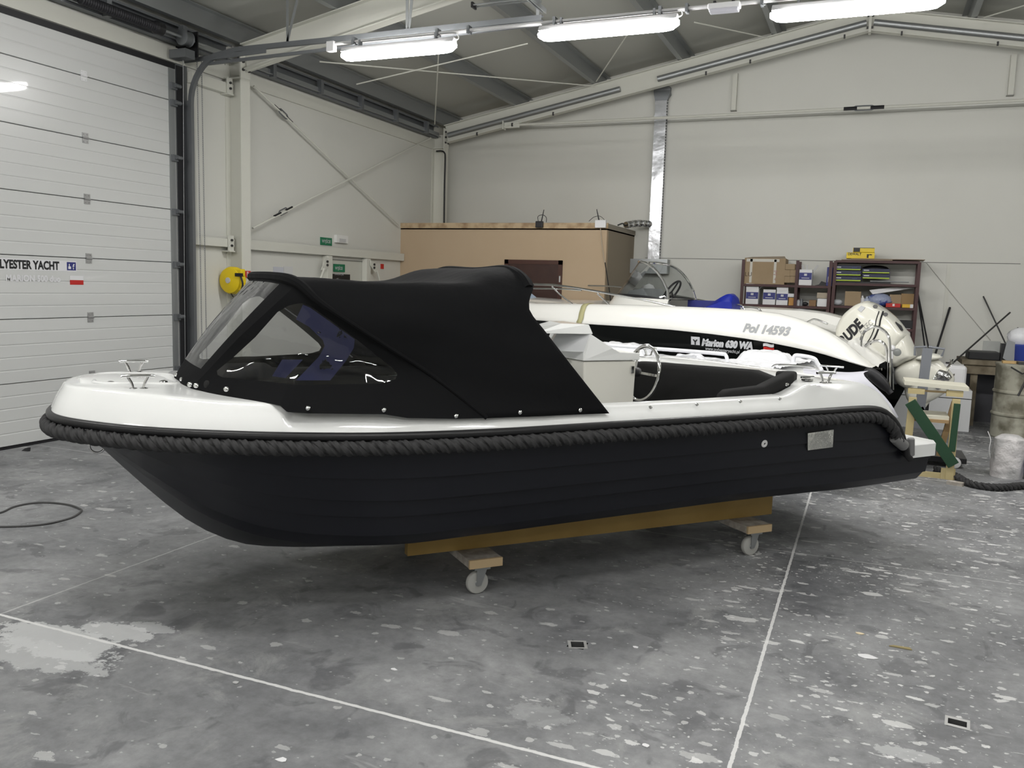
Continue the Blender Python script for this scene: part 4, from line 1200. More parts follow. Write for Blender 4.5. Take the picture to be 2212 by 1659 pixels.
def side_panel(sgn):
    o = side_patch(1).build('side_panel', canvas, can, smooth=60)
    me = o.data; bm = bmesh.new(); bm.from_mesh(me)
    for i in range(len(W2)):
        (x1, z1), (x2, z2) = W2[i], W2[(i+1) % len(W2)]
        nrm = V((z2-z1, 0, -(x2-x1))).normalized()
        mx_, mz_ = (x1+x2)/2, (z1+z2)/2; R_ = sqrt((x2-x1)**2+(z2-z1)**2)/2+.03
        gf = [f for f in bm.faces if (f.calc_center_median().x-mx_)**2+(f.calc_center_median().z-mz_)**2 < R_*R_]
        ge = list({e for f in gf for e in f.edges}); gv = list({v for f in gf for v in f.verts})
        bmesh.ops.bisect_plane(bm, geom=gf+ge+gv, plane_co=(x1, 0, z1), plane_no=nrm)
    ins = [f for f in bm.faces if inside(f.calc_center_median().x, f.calc_center_median().z, W2)]
    bm2 = bm.copy()
    bmesh.ops.delete(bm, geom=ins, context='FACES')
    bm2.faces.ensure_lookup_table()
    outs = [f for f in bm2.faces if not inside(f.calc_center_median().x, f.calc_center_median().z, W2)]
    bmesh.ops.delete(bm2, geom=outs, context='FACES')
    for q in (bm, bm2):
        if sgn < 0:
            for v in q.verts: v.co.y = -v.co.y
        for f in q.faces: f.smooth = True
    bm.to_mesh(me); m2 = bpy.data.meshes.new('side_window'); bm2.to_mesh(m2); m2.materials.append(vinyl)
    ow = bpy.data.objects.new('side_window', m2); COL.objects.link(ow); ow.parent = o
    bm.free(); bm2.free()
    return o, ow
sp, sw = side_panel(1); sp2, sw2 = side_panel(-1)
# blue protective film left on the aft half of the near window
film = bpy.data.materials.new('blue_film'); film.use_nodes = True
nt = film.node_tree; nt.nodes.clear()
out = nt.nodes.new('ShaderNodeOutputMaterial'); tr = nt.nodes.new('ShaderNodeBsdfTransparent'); df = node(nt, 'ShaderNodeBsdfDiffuse', Color=(.10, .11, .27, 1))
mx = nt.nodes.new('ShaderNodeMixShader'); tcn = nt.nodes.new('ShaderNodeTexCoord'); ns = node(nt, 'ShaderNodeTexNoise', Scale=8.5, Detail=5., Roughness=.55, Distortion=.5)
nt.links.new(tcn.outputs['Object'], ns.inputs['Vector'])
f1 = ramp(nt, ns.outputs['Fac'], [(.40, 0.), (.42, .78)])
nt.links.new(f1, mx.inputs[0]); nt.links.new(tr.outputs[0], mx.inputs[1]); nt.links.new(df.outputs[0], mx.inputs[2]); nt.links.new(mx.outputs[0], out.inputs[0])
f_in = -N_pl if N_pl.y > 0 else N_pl
inn = -f_in*.006 if f_in.y < 0 else f_in*.006
for k, px in enumerate(([(655, 658), (671, 665), (767, 733), (765, 752), (748, 780), (714, 822), (640, 822), (690, 770), (702, 748), (698, 735), (668, 706), (640, 690)], [(588, 813), (610, 777), (655, 777), (617, 817)])):
    b = MB(); P_ = [on_side(*p)+V((0, .006, 0)) for p in px]
    b.add(P_, [tuple(range(len(P_)))]); b.build('blue_film', film, sw, smooth=0)
# piping rod seen through the vinyl
b = MB(); P_ = [on_side(612, 663)+V((0, .012, 0)), on_side(763, 772)+V((0, .012, 0))]; b.tube(P_, .003, 6); b.build('window_seam', mat('seam_grey', (.25, .25, .28), .4), sw)
# front sleeve of the hoop
b = MB(); pth = resample(catmull(hoop_f+[mir(p) for p in reversed(hoop_f[:-1])], 5), 120)
b.tube(pth, .022, 8, rf=lambda t: .011+.014*smoothstep(.22, .34, t)*smoothstep(.78, .66, t)); b.build('hoop_sleeve', canvas, can)
b = MB(); pth = resample(catmull(aft[5:]+[mir(p) for p in reversed(aft[5:-1])], 5), 60)
b.tube([p+V((-.03, 0, -.016)) for p in pth], .026, 10); b.build('hoop_sleeve', canvas, can)
# press studs along the hem
for (u, v) in ((665, 882), (829, 886), (985, 899), (1123, 891), (1253, 886)):
    p = hem_at(u, v, -.002); b = MB(); b.lathe(p+V((0, .0, 0)), (0, -1, .1), [(0, .0105), (.005, .0105), (.009, .006), (.010, .001)], 14); b.build('press_stud', chrome, can)
for t, dz in ((.1, .03), (.45, .03), (1.6, .035)):
    k = min(3, int(t)); p = H_l[k].lerp(H_l[k+1], t-int(t)); b = MB(); b.lathe(p+V((-.004, -.004, dz)), (-.3, -1, .3), [(0, .012), (.005, .012), (.009, .006), (.010, .001)], 14); b.build('press_stud', chrome, can)
for s in (.18, .36):
    p = Bc[int(60*s)]; b = MB(); b.lathe(p+V((-.003, 0, .03)), (-1, 0, .3), [(0, .010), (.005, .010), (.009, .005)], 12); b.build('press_stud', chrome, can)

# ================================================================== BOAT DOLLY
dol = empty('boat_dolly', BO, TH, 'wooden boat dolly of yellow beams and planks on castors under the front boat', 'dolly')
Bz = .2
for yy in (-.4105, .4105):
    s = -1 if yy < 0 else 1
    b = MB(); n = 20; rows = []
    def ztop(x): return interp(x, [-.33, .3, 2.17], [.345, .36, .385])+.015
    y0, y1 = yy, yy-s*(-.05)
    y0, y1 = (yy, yy+.05) if s < 0 else (yy-.05, yy)
    b.prism([(-.33, y0, Bz), (2.18, y0, Bz), (2.18, y0, ztop(2.18)), (.3, y0, ztop(.3)), (-.33, y0, ztop(-.33))], (0, .05, 0))
    b.build('beam', beamw, dol, smooth=0, bevel=.002)
for sx in (.045, 1.915):
    b = MB(); b.box((sx-.095, -.60, .155), (sx+.095, .60, .2)); b.build('plank', rawwood if False else woodend, dol, smooth=0, bevel=.003)
    for s in (-1, 1):
        b = MB(); b.box((sx-.0955, s*.601, .1545), (sx+.0955, s*.585, .2005)); b.build('plank_end', mat('sawn_end', (.55, .41, .24), .7), dol, smooth=0)
        yy = s*.55
        c = (sx-.03, yy, .062)
        b = MB(); b.lathe((c[0], yy-.018, .062), (0, 1, 0), [(0, .05), (.003, .058), (.010, .062), (.026, .062), (.033, .058), (.036, .05)], 30)
        b.build('wheel', nylon, dol)
        b = MB(); b.lathe((c[0], yy-.024, .062), (0, 1, 0), [(0, .012), (.004, .018), (.044, .018), (.048, .012)], 16)
        for q in (-1, 1): b.prism([(c[0]-.014, yy+q*.027-.002, .05), (c[0]+.014, yy+q*.027-.002, .05), (c[0]+.045, yy+q*.027-.002, .14), (c[0]-.012, yy+q*.027-.002, .14)], (0, .004, 0))
        b.box((c[0]-.03, yy-.04, .14), (c[0]+.06, yy+.04, .155)); b.build('fork', galv, dol, smooth=0)

# ================================================================== WHITE WRAPPED BOAT BETWEEN THE OTHERS
T3 = radians(-12)
B3 = V((-3.08, 8.90, -.15))
b3 = empty('motorboat', B3, T3, 'white motorboat wrapped in plastic sheet, squeezed between the two dark-hulled boats', 'boat')
b3.scale = (1, .93, 1)
X3 = V((cos(T3), sin(T3), 0)); Y3 = V((-sin(T3), cos(T3), 0))
def L3(p): q = V(p)-B3; return V((q.dot(X3), q.dot(Y3)/.93, q.z))
def o3(u, v, y): return L3(onp(u, v, Y3, Y3.dot(B3)+y*.93))
for nm in ('hull', 'deck', 'rubbing_strake', 'transom_face'):
    src = bpy.data.objects[nm]; c = src.copy(); COL.objects.link(c); c.parent = b3
    c.material_slots[0].link = 'OBJECT'; c.material_slots[0].material = white
def hump(x, y, cx, cy, rx, ry, h, p=4):
    d = (abs((x-cx)/rx)**p+abs((y-cy)/ry)**p)**(1/p); return h*smoothstep(1.12, .8, d)
hA = o3(1648, 757, .25); hB = o3(1345, 745, .30); hC = o3(1493, 742, -.45)
from mathutils import noise as mnoise
b = MB(); rows = []
nx_, ny_ = 110, 60
for i in range(nx_+1):
    x = -.6+3.15*i/nx_; row = []
    for j in range(ny_+1):
        y = -.80+1.6*j/ny_
        z = zdk(min(x, 2.4))+.012
        z = max(z, z+hump(x, y, hA.x+.03, .25, .25, .28, hA.z-1.16, 2.2), z+hump(x, y, hB.x, .3, .33, .32, hB.z-1.06))
        z += hump(x, y, hC.x, -.45, .16, .12, .10, 2)
        z += .030*abs(mnoise.noise(V((x*4.1, y*4.3, 0)))) + .02*mnoise.noise(V((x*11, y*12, 3)))
        if not (-.76 < y < .76): z -= .06
        row.append(V((x, y*min(1, (hb(min(x, 2.5))-.02)/.86), z)))
    rows.append(row)
b.grid(rows); b.build('plastic_sheet', plastic_sheet, b3, smooth=40)
# wrapped rails
def rail3(px, y, name, m_, r=.0135, nn=5):
    P_ = [o3(u, v, y) for u, v in px]; b = MB(); b.tube(catmull(P_, nn), r, 8); return b.build(name, m_, b3)
rail3([(1296, 752), (1306, 746), (1370, 750), (1480, 758), (1555, 764), (1568, 768), (1572, 785)], -.55, 'wrapped_rail', plastic_sheet, .018)
rail3([(1712, 796), (1715, 772), (1725, 768), (1757, 774), (1766, 785), (1775, 800)], .2, 'wrapped_rail', plastic_sheet, .02)
rail3([(1665, 799), (1670, 791), (1685, 788), (1750, 792), (1760, 797)], -.62, 'grab_rail', chrome, .009)
rail3([(1600, 799), (1604, 792), (1618, 789), (1634, 793), (1640, 800)], -.55, 'wheel_rim', chrome, .009)
rail3([(1372, 770), (1440, 775), (1520, 778), (1560, 782), (1575, 790)], -.72, 'side_rail', chrome, .006)
rail3([(1455, 779), (1500, 779)], -.74, 'chrome_strip', chrome, .009, 2)
pcl = o3(1796, 797, -.62)
cleat((pcl.x, pcl.y, pcl.z-.035), b3, .2)
# cloth hanging over the stern quarter
b = MB(); rows = []
top = [o3(u, v, -.35) for u, v in ((1735, 796), (1775, 800), (1830, 804), (1876, 801))]
mid = [o3(u, v, -.80) for u, v in ((1735, 806), (1775, 812), (1815, 818), (1868, 812))]
low = [o3(u, v, -.93) for u, v in ((1735, 842), (1785, 858), (1850, 880), (1925, 872))]
low2 = [o3(u, v, -.95) for u, v in ((1735, 900), (1785, 910), (1850, 920), (1940, 905))]
for k in range(13):
    t = k/12
    row = []
    A4 = [catmull([top[i], mid[i], low[i], low2[i]], 8)[min(24, int(t*24))] for i in range(4)]
    r_ = catmull(A4, 8)
    for q, p in enumerate(r_): p = p.copy(); p.y += .02*sin(q*.9+k*.4)*t; p.z += .012*sin(q*.6+k)*t; row.append(p)
    rows.append(row)
b.grid(rows); b.build('draped_cloth', mat('grey_white_cloth', (.55, .55, .60), .8), b3, smooth=60)
b = MB(); rows = []
pth = [o3(u, v, -.2) for u, v in ((1868, 806), (1880, 806), (1900, 822), (1915, 838), (1925, 850))]
b.tube(catmull(pth, 6), .09, 14, rf=lambda t: .025+.03*sin(pi*min(1, t*1.1+.05))); b.build('motor_cover', dark, b3)
# keel blocks below
for x in (-.5, 2.0):
    b = MB(); b.box((x-.1, -.55, .1), (x+.1, .55, .285+.03)); b.build('keel_block', beamw, b3, smooth=0)

# ================================================================== LARGE BOAT BEHIND, BLACK HULL AND OUTBOARD
H2 = radians(168)
X2 = V((cos(H2), sin(H2), 0)); Y2 = V((-sin(H2), cos(H2), 0))        # forward, towards the camera side
S2 = V((-.05, 9.3, 0)); HW = 1.15
b2 = empty('motorboat', S2-Y2*HW, H2, 'largest motorboat at the back, glossy black hull with white topsides and tilted outboard', 'boat')
O2 = S2-Y2*HW
def L2(p): q = V(p)-O2; return V((q.dot(X2), q.dot(Y2), q.z))
def o2(u, v, y): return L2(onp(u, v, Y2, Y2.dot(O2)+y))
topP = [o2(u, v, HW-.12) for u, v in ((1885, 793), (1868, 780), (1840, 755), (1795, 722), (1750, 700), (1700, 683), (1640, 672), (1500, 664), (1270, 657), (1155, 656))]
whP = [o2(u, v, HW) for u, v in ((1886, 797), (1858, 789), (1767, 761), (1713, 749), (1641, 735), (1576, 725), (1460, 712), (1400, 707), (1160, 692))]
tx_, tz_ = [p.x for p in topP], [p.z for p in topP]
wx_, wz_ = [p.x for p in whP], [p.z for p in whP]
def ztop2(x): return pchip(x, tx_+[6.4], tz_+[tz_[-1]+.12]) if x < tx_[-1] else tz_[-1]+.10*((x-tx_[-1])/2.4)**1.3
def zwh2(x):
    return pchip(x, wx_, wz_) if x < wx_[-1] else wz_[-1]+.14*((x-wx_[-1])/2.4)**1.2
LB = 6.35
def hb2(x):
    return pchip(x, [-.12, .3, 1.5, 3.0, 3.8, 4.6, 5.3, 5.9, 6.2, 6.35], [1.10, 1.13, 1.15, 1.15, 1.10, .95, .72, .42, .2, .02])
def keel2(x): return pchip(x, [-.2, 3.5, 4.5, 5.2, 5.8, 6.35], [.30, .34, .42, .58, .85, 1.25])
def face2(x, z):
    # half breadth of the black topside at height z
    return hb2(x)-.02-.16*max(0, zwh2(x)-z)
xs2 = [-.12, -.08, 0, .1, .2, .35, .5, .7, .9, 1.2, 1.6, 2.1, 2.6, 3.1, 3.6, 4.1, 4.6, 5.0, 5.3, 5.6, 5.85, 6.05, 6.2, 6.3, 6.35]
hull = MB(); tops = MB()
for sg in (1, -1):
    rows = []; rt = []
    for x in xs2:
        B_ = hb2(x); zw = zwh2(x); zk = keel2(x); zc = zk+(zw-zk)*.42
        zc = min(zc, zw-.02)
        rows.append([V((x, sg*y, z)) for y, z in ((0, zk), (B_*.45, zk+(zc-zk)*.55), (B_*.80, zc), (B_*.82, zc+.015), (max(B_*.5, B_-.02-.16*(zw-zc)*.6), (zw+zc)/2), (B_-.03, zw-.01), (B_-.02, zw))])
        zt2 = max(ztop2(x), zw+.008); h = zt2-zw
        fl = min(.12, B_*.5)
        rt.append([V((x, sg*y, z)) for y, z in ((B_-.03, zw-.012), (B_+.006, zw-.006), (B_+.012, zw+h*.06), (B_+.002, zw+h*.22), (B_-.02, zw+h*.55), (B_-fl*.55, zt2-h*.12), (B_-fl, zt2), (B_-fl-.06, zt2+.004), (max(0, B_-.3), zt2-.02), (max(0, B_-.34), zt2-.12 if .3 < x < 3.6 else zt2+.01), (0, zt2-.12 if .3 < x < 3.6 else zt2+.05))])
    hull.grid(rows); tops.grid(rt)
hull.build('hull', blackg, b2, smooth=40); tops.build('topsides', cream_g, b2, smooth=50)
# rub line highlight, strap
b = MB(); rows = []
sx0, sx1 = o2(1270, 660, HW-.1).x, o2(1262, 660, HW-.1).x
for x, in ((sx0,), (sx1,)):
    zt2, zw = ztop2(x), zwh2(x); h = zt2-zw; k = .004
    rows.append([V((x+.0, y, z)) for y, z in ((HW-.25, zt2+.01), (HW-.12, zt2+k), (HW-.066+k, zt2-h*.12+k), (HW-.02+k, zw+h*.55), (HW+.002+k, zw+h*.22), (HW+.012+k, zw+h*.06), (HW+.012, zw-.02))])
for p in rows[1]: p.x += .02
rows[0][-1].x += .02; rows[0][-2].x += .015; rows[1][-1].x += .02; rows[1][-2].x += .015
b.grid(rows); b.build('strap', mat('olive_webbing', (.40, .38, .20), .8), b2, smooth=50, solid=.003)
# registration number and name on the side
def side_text(name, s_, u, v, cap, m_, shear=.25, bold=.0, fac=1., y=None, slope=0., top=False):
    p = o2(u, v, HW)
    def fn(x, yv):
        X = p.x-x*fac; Z = p.z+yv+slope*x
        if top:
            zw, zt2 = zwh2(X), ztop2(X); h = zt2-zw; t = (Z-zw)/h
            yy = interp(t, [.06, .22, .55, .88, 1.], [HW+.012, HW+.002, HW-.02, HW-.066, HW-.12])-(HW-hb2(X))
            return V((X, yy+.004, Z))
        return V((X, face2(X, Z)+.008, Z))
    return text(name, s_, cap/.7, fn, m_, b2, shear, bold)
side_text('registration_number', 'Pol 14593', 1604, 716, .088, mat('reg_grey', (.34, .35, .36), .5), .3, .006, .98, slope=-.03, top=True)
side_text('name_lettering', 'Marion 630 WA', 1513, 746, .072, greyp, .25, .008, .86, slope=-.005)
side_text('web_lettering', 'www.polyesteryacht.pl', 1520, 756, .038, greyp, .25, .0003, .80, slope=-.03)
def side_quad(name, u0, v0, u1, v1, m_, dy=.008, wave=0.):
    b = MB(); p0 = o2(u0, v0, HW); p1 = o2(u1, v1, HW); n = 10; rows = []
    for i in range(n+1):
        t = i/n; x = p0.x+(p1.x-p0.x)*t; dz = wave*sin(t*2*pi)
        rows.append([V((x, face2(x, p0.z+dz)+dy, p0.z+dz)), V((x, face2(x, p1.z+dz)+dy, p1.z+dz))])
    b.grid(rows); return b.build(name, m_, b2, smooth=0)
lg = side_quad('logo_plate', 1491, 727, 1509, 746, greyp)
side_text('logo_mark', 'Y', 1495, 744, .055, black, 0, .004)
bpy.data.objects['logo_mark'].location = (0, .003, 0)
side_quad('flag_white_half', 1647, 742, 1670, 750, wpaper, wave=.006); side_quad('flag_red_half', 1647, 750, 1670, 758, red, wave=.006)
# raised console base and wrap-round windscreen
wc = o2(1335, 655, 0)
b = MB(); rows = []
for i in range(13):
    a = i/12*pi
    rows.append([V((2.1*0+wc.x-1.0+1.02*sin(a*.5+0)*0, 0, 0))])
rows = []
def ub(s, gx=0., gy=0.):
    # U-shaped footprint: s in -1..1, front at s=0
    a = s*pi/2; return V((wc.x-.95+(.97+gx)*max(0, cos(a))**.8, (.47+gy)*sin(a), 0))
for k, (z, g) in enumerate(((1.40, .10), (1.44, .08), (1.50, .03), (1.525, .0), (1.53, -.05))):
    rows.append([ub(-1+2*i/40, g, g*.6)+V((0, 0, z+(.03 if k > 2 else 0)*cos((-1+2*i/40)*pi/2))) for i in range(41)])
b.grid(rows); b.add(rows[-1], [tuple(range(41))]); b.build('console_base', cream_g, b2, smooth=60)
apx = o2(1370, 569, .1)
def wsh(s): return (apx.z-1.50)*max(0, 1-abs(s)**6)**.65
def wtop(s): return ub(s, -.05, -.06)+V((-.31*max(0, 1-abs(s)**1.6), 0, 1.52+wsh(s)))
gm = mat('tinted_acrylic', (.5, .52, .52), .03, alpha=.0)
gm = bpy.data.materials.new('clear_acrylic'); gm.use_nodes = True; nt = gm.node_tree; nt.nodes.clear()
out = nt.nodes.new('ShaderNodeOutputMaterial'); tr = node(nt, 'ShaderNodeBsdfTransparent', Color=(.62, .64, .64, 1)); gl = node(nt, 'ShaderNodeBsdfGlossy', Roughness=.02)
fr = node(nt, 'ShaderNodeFresnel', IOR=1.5); mx = nt.nodes.new('ShaderNodeMixShader'); nt.links.new(fr.outputs[0], mx.inputs[0]); nt.links.new(tr.outputs[0], mx.inputs[1]); nt.links.new(gl.outputs[0], mx.inputs[2]); nt.links.new(mx.outputs[0], out.inputs[0])
b = MB(); rows = []
ss = [-.98+1.96*i/48 for i in range(49)]
for k in range(9):
    t = k/8; rows.append([(ub(s)+V((0, 0, 1.52))).lerp(wtop(s), t) for s in ss])
b.grid(rows); b.build('windscreen', gm, b2, smooth=60)
b = MB(); b.grid([[ub(s, .004, .004)+V((0, 0, 1.515)) for s in ss], [(ub(s)+V((0, 0, 1.52))).lerp(wtop(s), .12*1)+V((0, .0, 0)) for s in ss]]); b.build('windscreen_band', blackp, b2, smooth=60)
b = MB(); b.tube([wtop(s) for s in ss]+[ub(1)+V((0, 0, 1.45))], .018, 10); b.build('windscreen_frame', chrome, b2)
b = MB(); b.tube([wtop(-.98), ub(-1)+V((0, 0, 1.45))], .0125, 10); b.build('frame_foot', chrome, b2)
# helm wheel and dash behind the screen
b = MB(); c_ = V((wc.x-.72, -.12, 1.62)); ex = V((-.55, 0, .83)); ey = V((0, 1, 0))
b.tube([c_+ex*(.17*cos(a))+ey*(.17*sin(a)) for a in [2*pi*k/30 for k in range(30)]], .014, 8, closed=True)
for k in range(3): b.tube([c_, c_+ex*(.17*cos(2.1*k))+ey*(.17*sin(2.1*k))], .012, 6)
b.build('steering_wheel', blackp, b2)
b = MB(); b.prism([(wc.x-.25, -.3, 1.5), (wc.x-.30, -.3, 1.62), (wc.x-.50, -.3, 1.66), (wc.x-.62, -.3, 1.52)], (0, .6, 0)); b.build('dash', mat('dash_grey', (.35, .36, .37), .5), b2, smooth=0, bevel=.02)
b = MB(); b.lathe((wc.x-.30, -.28, 1.62), (.3, .2, .9), [(0, .10), (.05, .09), (.09, .05)], 18); b.build('compass', mat('compass_grey', (.6, .6, .6), .3), b2)
# bow rail and other tubes
def rail2(px, y, name='bow_rail', r=.0135, m_=chrome, nn=6):
    P_ = [o2(u, v, y) for u, v in px]; b = MB(); b.tube(catmull(P_, nn), r, 8); return b.build(name, m_, b2)
rail2([(1120, 612), (1155, 614), (1200, 616), (1256, 624), (1330, 637), (1400, 650), (1460, 663), (1520, 672)], HW-.22)
rail2([(1120, 622), (1160, 623), (1212, 624), (1256, 627)], HW-.22, 'mid_rail', .010)
rail2([(1192, 619), (1212, 638), (1238, 658)], HW-.20, 'stanchion', .010); rail2([(1290, 634), (1305, 648), (1318, 660)], HW-.20, 'stanchion', .010)
b = MB(); yy = -HW+.22
P_ = [V((p.x, yy, p.z)) for p in [o2(u, v, HW-.22) for u, v in ((1120, 612), (1200, 616), (1330, 637), (1460, 663))]]
b.tube(catmull(P_, 5), .0135, 8); b.build('bow_rail', chrome, b2)
rail2([(1552, 668), (1560, 660), (1575, 658), (1600, 660), (1608, 668)], -.2, 'grab_rail', .0135); rail2([(1598, 672), (1603, 664), (1612, 663), (1636, 666), (1646, 676)], -.5, 'grab_rail', .0135)
rail2([(1742, 697), (1760, 690), (1788, 700)], .3, 'grab_rail', .012)
# boarding ladder hoops folded up at the stern
rail2([(1860, 762), (1860, 735), (1868, 716), (1888, 706), (1906, 712), (1919, 728), (1922, 760), (1921, 845)], .62, 'ladder_hoop', .016)
rail2([(1862, 756), (1878, 740), (1900, 737), (1914, 752), (1917, 790), (1915, 848)], .52, 'ladder_hoop', .016)
rail2([(1925, 773), (1927, 800), (1928, 842)], .45, 'ladder_hoop', .014)
b = MB(); p = o2(1938, 761, .45); b.lathe(p, Y2.dot(Y2)*V((-.2, 1, 0)), [(-.012, .03), (-.01, .042), (.005, .042), (.01, .03)], 18); b.build('round_reflector', mat('reflector_grey', (.22, .23, .22), .3), b2)
b = MB(); b.sphere(o2(1927, 752, .45), .034, 14, 10); b.cyl(o2(1927, 757, .45), o2(1927, 775, .45), .014, n=10); b.build('stern_light', wpaper, b2)
b = MB(); b.tube([o2(1882, 797, .7), o2(1905, 798, .7)], .016, 8); b.build('strake_end', chrome, b2)

# outboard on the stern of the big boat
ob = empty('outboard_motor', (0, 0, 0)); ob.parent = b2; ob['label'] = 'cream outboard motor tilted up at the stern'
def lobe(px, halfw, name, m_, prof=((-1, .52), (-.92, .74), (-.7, .9), (-.35, .985), (0, 1), (.35, .985), (.7, .9), (.92, .74), (1, .52)), yc=0., sm=50, nn=5):
    P_ = [o2(u, v, yc) for u, v in px]; P_ = catmull(P_, nn, closed=True) if nn else P_
    c = sum(P_, V((0, 0, 0)))/len(P_); rows = []
    for y, k in prof:
        rows.append([V((c.x+(p.x-c.x)*k, yc+y*halfw, c.z+(p.z-c.z)*k)) for p in P_])
    b = MB(); b.grid(rows, closed=True); b.add(rows[0], [tuple(range(len(P_)))]); b.add(rows[-1], [tuple(range(len(P_)))])
    return b.build(name, m_, ob, smooth=sm)
creamo = mat('cream_engine_paint', (.72, .71, .63), .15, coat=.3)
lobe([(1812, 712), (1826, 682), (1845, 664), (1862, 654), (1882, 652), (1905, 664), (1921, 676), (1938, 692), (1953, 712), (1962, 728), (1930, 765), (1900, 776), (1876, 768), (1850, 755), (1820, 740)], .26, 'cowl', creamo, prof=((-1, .80), (-.93, .91), (-.75, .965), (-.4, .99), (0, 1), (.4, .99), (.75, .965), (.93, .91), (1, .80)), nn=3)
lobe([(1890, 772), (1925, 745), (1955, 718), (1968, 735), (1976, 758), (1977, 772), (1958, 782), (1936, 793), (1915, 784)], .22, 'lower_cowl', creamo, nn=4)
lobe([(1850, 668), (1858, 655), (1878, 650), (1874, 662), (1862, 672)], .12, 'cowl_scoop', creamo, nn=3)
lobe([(1864, 668), (1872, 660), (1881, 664), (1872, 674)], .268, 'air_vent', greyp, prof=((-1, 1), (1, 1)), nn=0, sm=0)
lobe([(1936, 795), (1960, 780), (1990, 778), (1996, 800), (1990, 822), (1962, 838), (1940, 828), (1933, 812)], .15, 'bracket', creamo, nn=3)
lobe([(1958, 790), (1988, 770), (2020, 772), (2050, 798), (2062, 822), (2040, 850), (2000, 872), (1975, 880), (1955, 850)], .08, 'leg', creamo, nn=4)
lobe([(1990, 850), (2030, 840), (2000, 880), (1962, 893), (1960, 880)], .03, 'skeg', creamo, nn=0)
lobe([(1979, 774), (1990, 767), (2010, 763), (2030, 767), (2036, 773), (2015, 778), (1995, 778)], .16, 'cavitation_plate', creamo, nn=3)
lobe([(1915, 770), (1935, 790), (1945, 815), (1935, 830), (1918, 800), (1880, 775)], .1, 'clamp_bracket', galvd, nn=3)
pc = o2(2040, 812, .06)
b = MB(); ax = V((-.80, .2, -.35)).normalized(); b.lathe(pc-ax*.07, ax, [(0, .05), (.10, .055), (.14, .03)], 18); b.build('propeller_hub', chrome, ob)
for k in range(3):
    u_ = ax.orthogonal().normalized(); w_ = ax.cross(u_); a = 2*pi*k/3+.5; dr = u_*cos(a)+w_*sin(a); tg = ax.cross(dr)
    b = MB(); rows = []
    for i in range(9):
        t = i/8; wd = .085*sin(pi*(.12+.86*t))**.6*(1 if t < .95 else .6); rows.append([pc+dr*(.04+.15*t)+tg*(wd*s)+ax*(s*.05*(1-t*.4)) for s in (-1, -.5, 0, .5, 1)])
    b.grid(rows); b.build('propeller_blade', chrome, ob, smooth=60, solid=.004)
def cowl_text(name, s_, p_, q_, size, m_, yy=.262, bold=.003, shear=.25):
    a = o2(*p_, yy); c = o2(*q_, yy); d = (c-a).normalized(); n_ = V((-d.z, 0, d.x)); 
    if n_.z < 0: n_ = -n_
    o = text(name, s_, size, lambda x, y: V((x, y, 0)), m_, ob, shear, bold)
    xm = max(v.co.x for v in o.data.vertices)
    for v in o.data.vertices: v.co = c+d*((v.co.x-xm)*.80)+n_*v.co.y
    return o
cowl_text('cowl_lettering', 'EVINRUDE', (1806, 766), (1868, 700), .15, black, .263, .008)
cowl_text('model_lettering', 'E-TEC', (1862, 722), (1888, 698), .085, mat('grey_print', (.25, .25, .24), .5), .263, .0)
for off in (0, 9):
    b = MB(); P_ = [o2(u-off, v, .262) for u, v in ((1908, 672), (1902, 690), (1899, 705), (1890, 728), (1878, 745), (1868, 754))]
    b.tube(catmull(P_, 5), .006 if off else .010, 6); b.build('cowl_stripe', black, ob)
for (u, v) in ((1914, 679), (1911, 687), (1892, 662)):
    b = MB(); p = o2(u, v, .20); b.lathe(p, (0, 1, 0), [(0, .02), (.045, .022)], 12); b.build('badge', mat('badge_grey', (.12, .12, .12), .4), ob)
b = MB(); p = o2(1940, 702, .12); b.prism([o2(u, v, .12) for u, v in ((1936, 695), (1948, 704), (1952, 714), (1942, 712))], (0, .05, 0)); b.build('tilt_grip', blackp, ob, smooth=0)

# blue covered seat and small boxes lying in the big boat
e = empty('blue_tarpaulin', O2, H2, 'bright blue tarpaulin tented over something at the stern of the black-hulled boat', 'tarpaulin')
P_ = [(1508, 676), (1522, 666), (1545, 652), (1566, 639), (1579, 634), (1588, 639), (1590, 655), (1588, 676)]
b = MB(); rows = []
for y, k in ((-.36, .5), (-.33, .85), (-.24, 1), (-.12, .97), (-.06, .6)):
    q_ = [o2(u, v, -.2) for u, v in P_]; c = V((q_[3].x, 0, 1.40)); rows.append([V((p.x, y, 1.40+(p.z-1.40)*k)) for p in catmull(q_, 4)])
b.grid(rows); b.add(rows[0], [tuple(range(len(rows[0])))]); b.add(rows[-1], [tuple(range(len(rows[0])))]); b.build('sheet', bluetarp, e, smooth=40)
def box2(name, u0, v0, u1, v1, y, dy, m_, lab, cat, zoff=0):
    a = o2(u0, v1, y); c = o2(u1, v0, y); b = MB(); b.box((0, 0, 0), (c.x-a.x, -dy, c.z-a.z))
    o = b.build(name, m_, smooth=0); o.location = O2+X2*a.x+Y2*a.y+V((0, 0, a.z)); o.rotation_euler = (0, 0, H2)
    return tag(o, lab, cat)
box2('long_carton', 1485, 650, 1542, 664, -.3, .12, bluep, 'long blue printed carton lying in the black-hulled boat beside the blue tarpaulin', 'carton')
# pale blue cover far left behind the canopy edge
e = empty('blue_cushion', O2, H2, 'pale blue sloping cushion on the foredeck of the black-hulled boat', 'cushion')
b = MB(); q_ = [o2(u, v, 0.) for u, v in ((1100, 660), (1110, 628), (1140, 626), (1172, 652), (1174, 660))]
b.prism(q_, (0, .45, 0)); b.build('cushion', mat('pale_blue_vinyl', (.42, .53, .68), .4), e, smooth=0, bevel=.02)

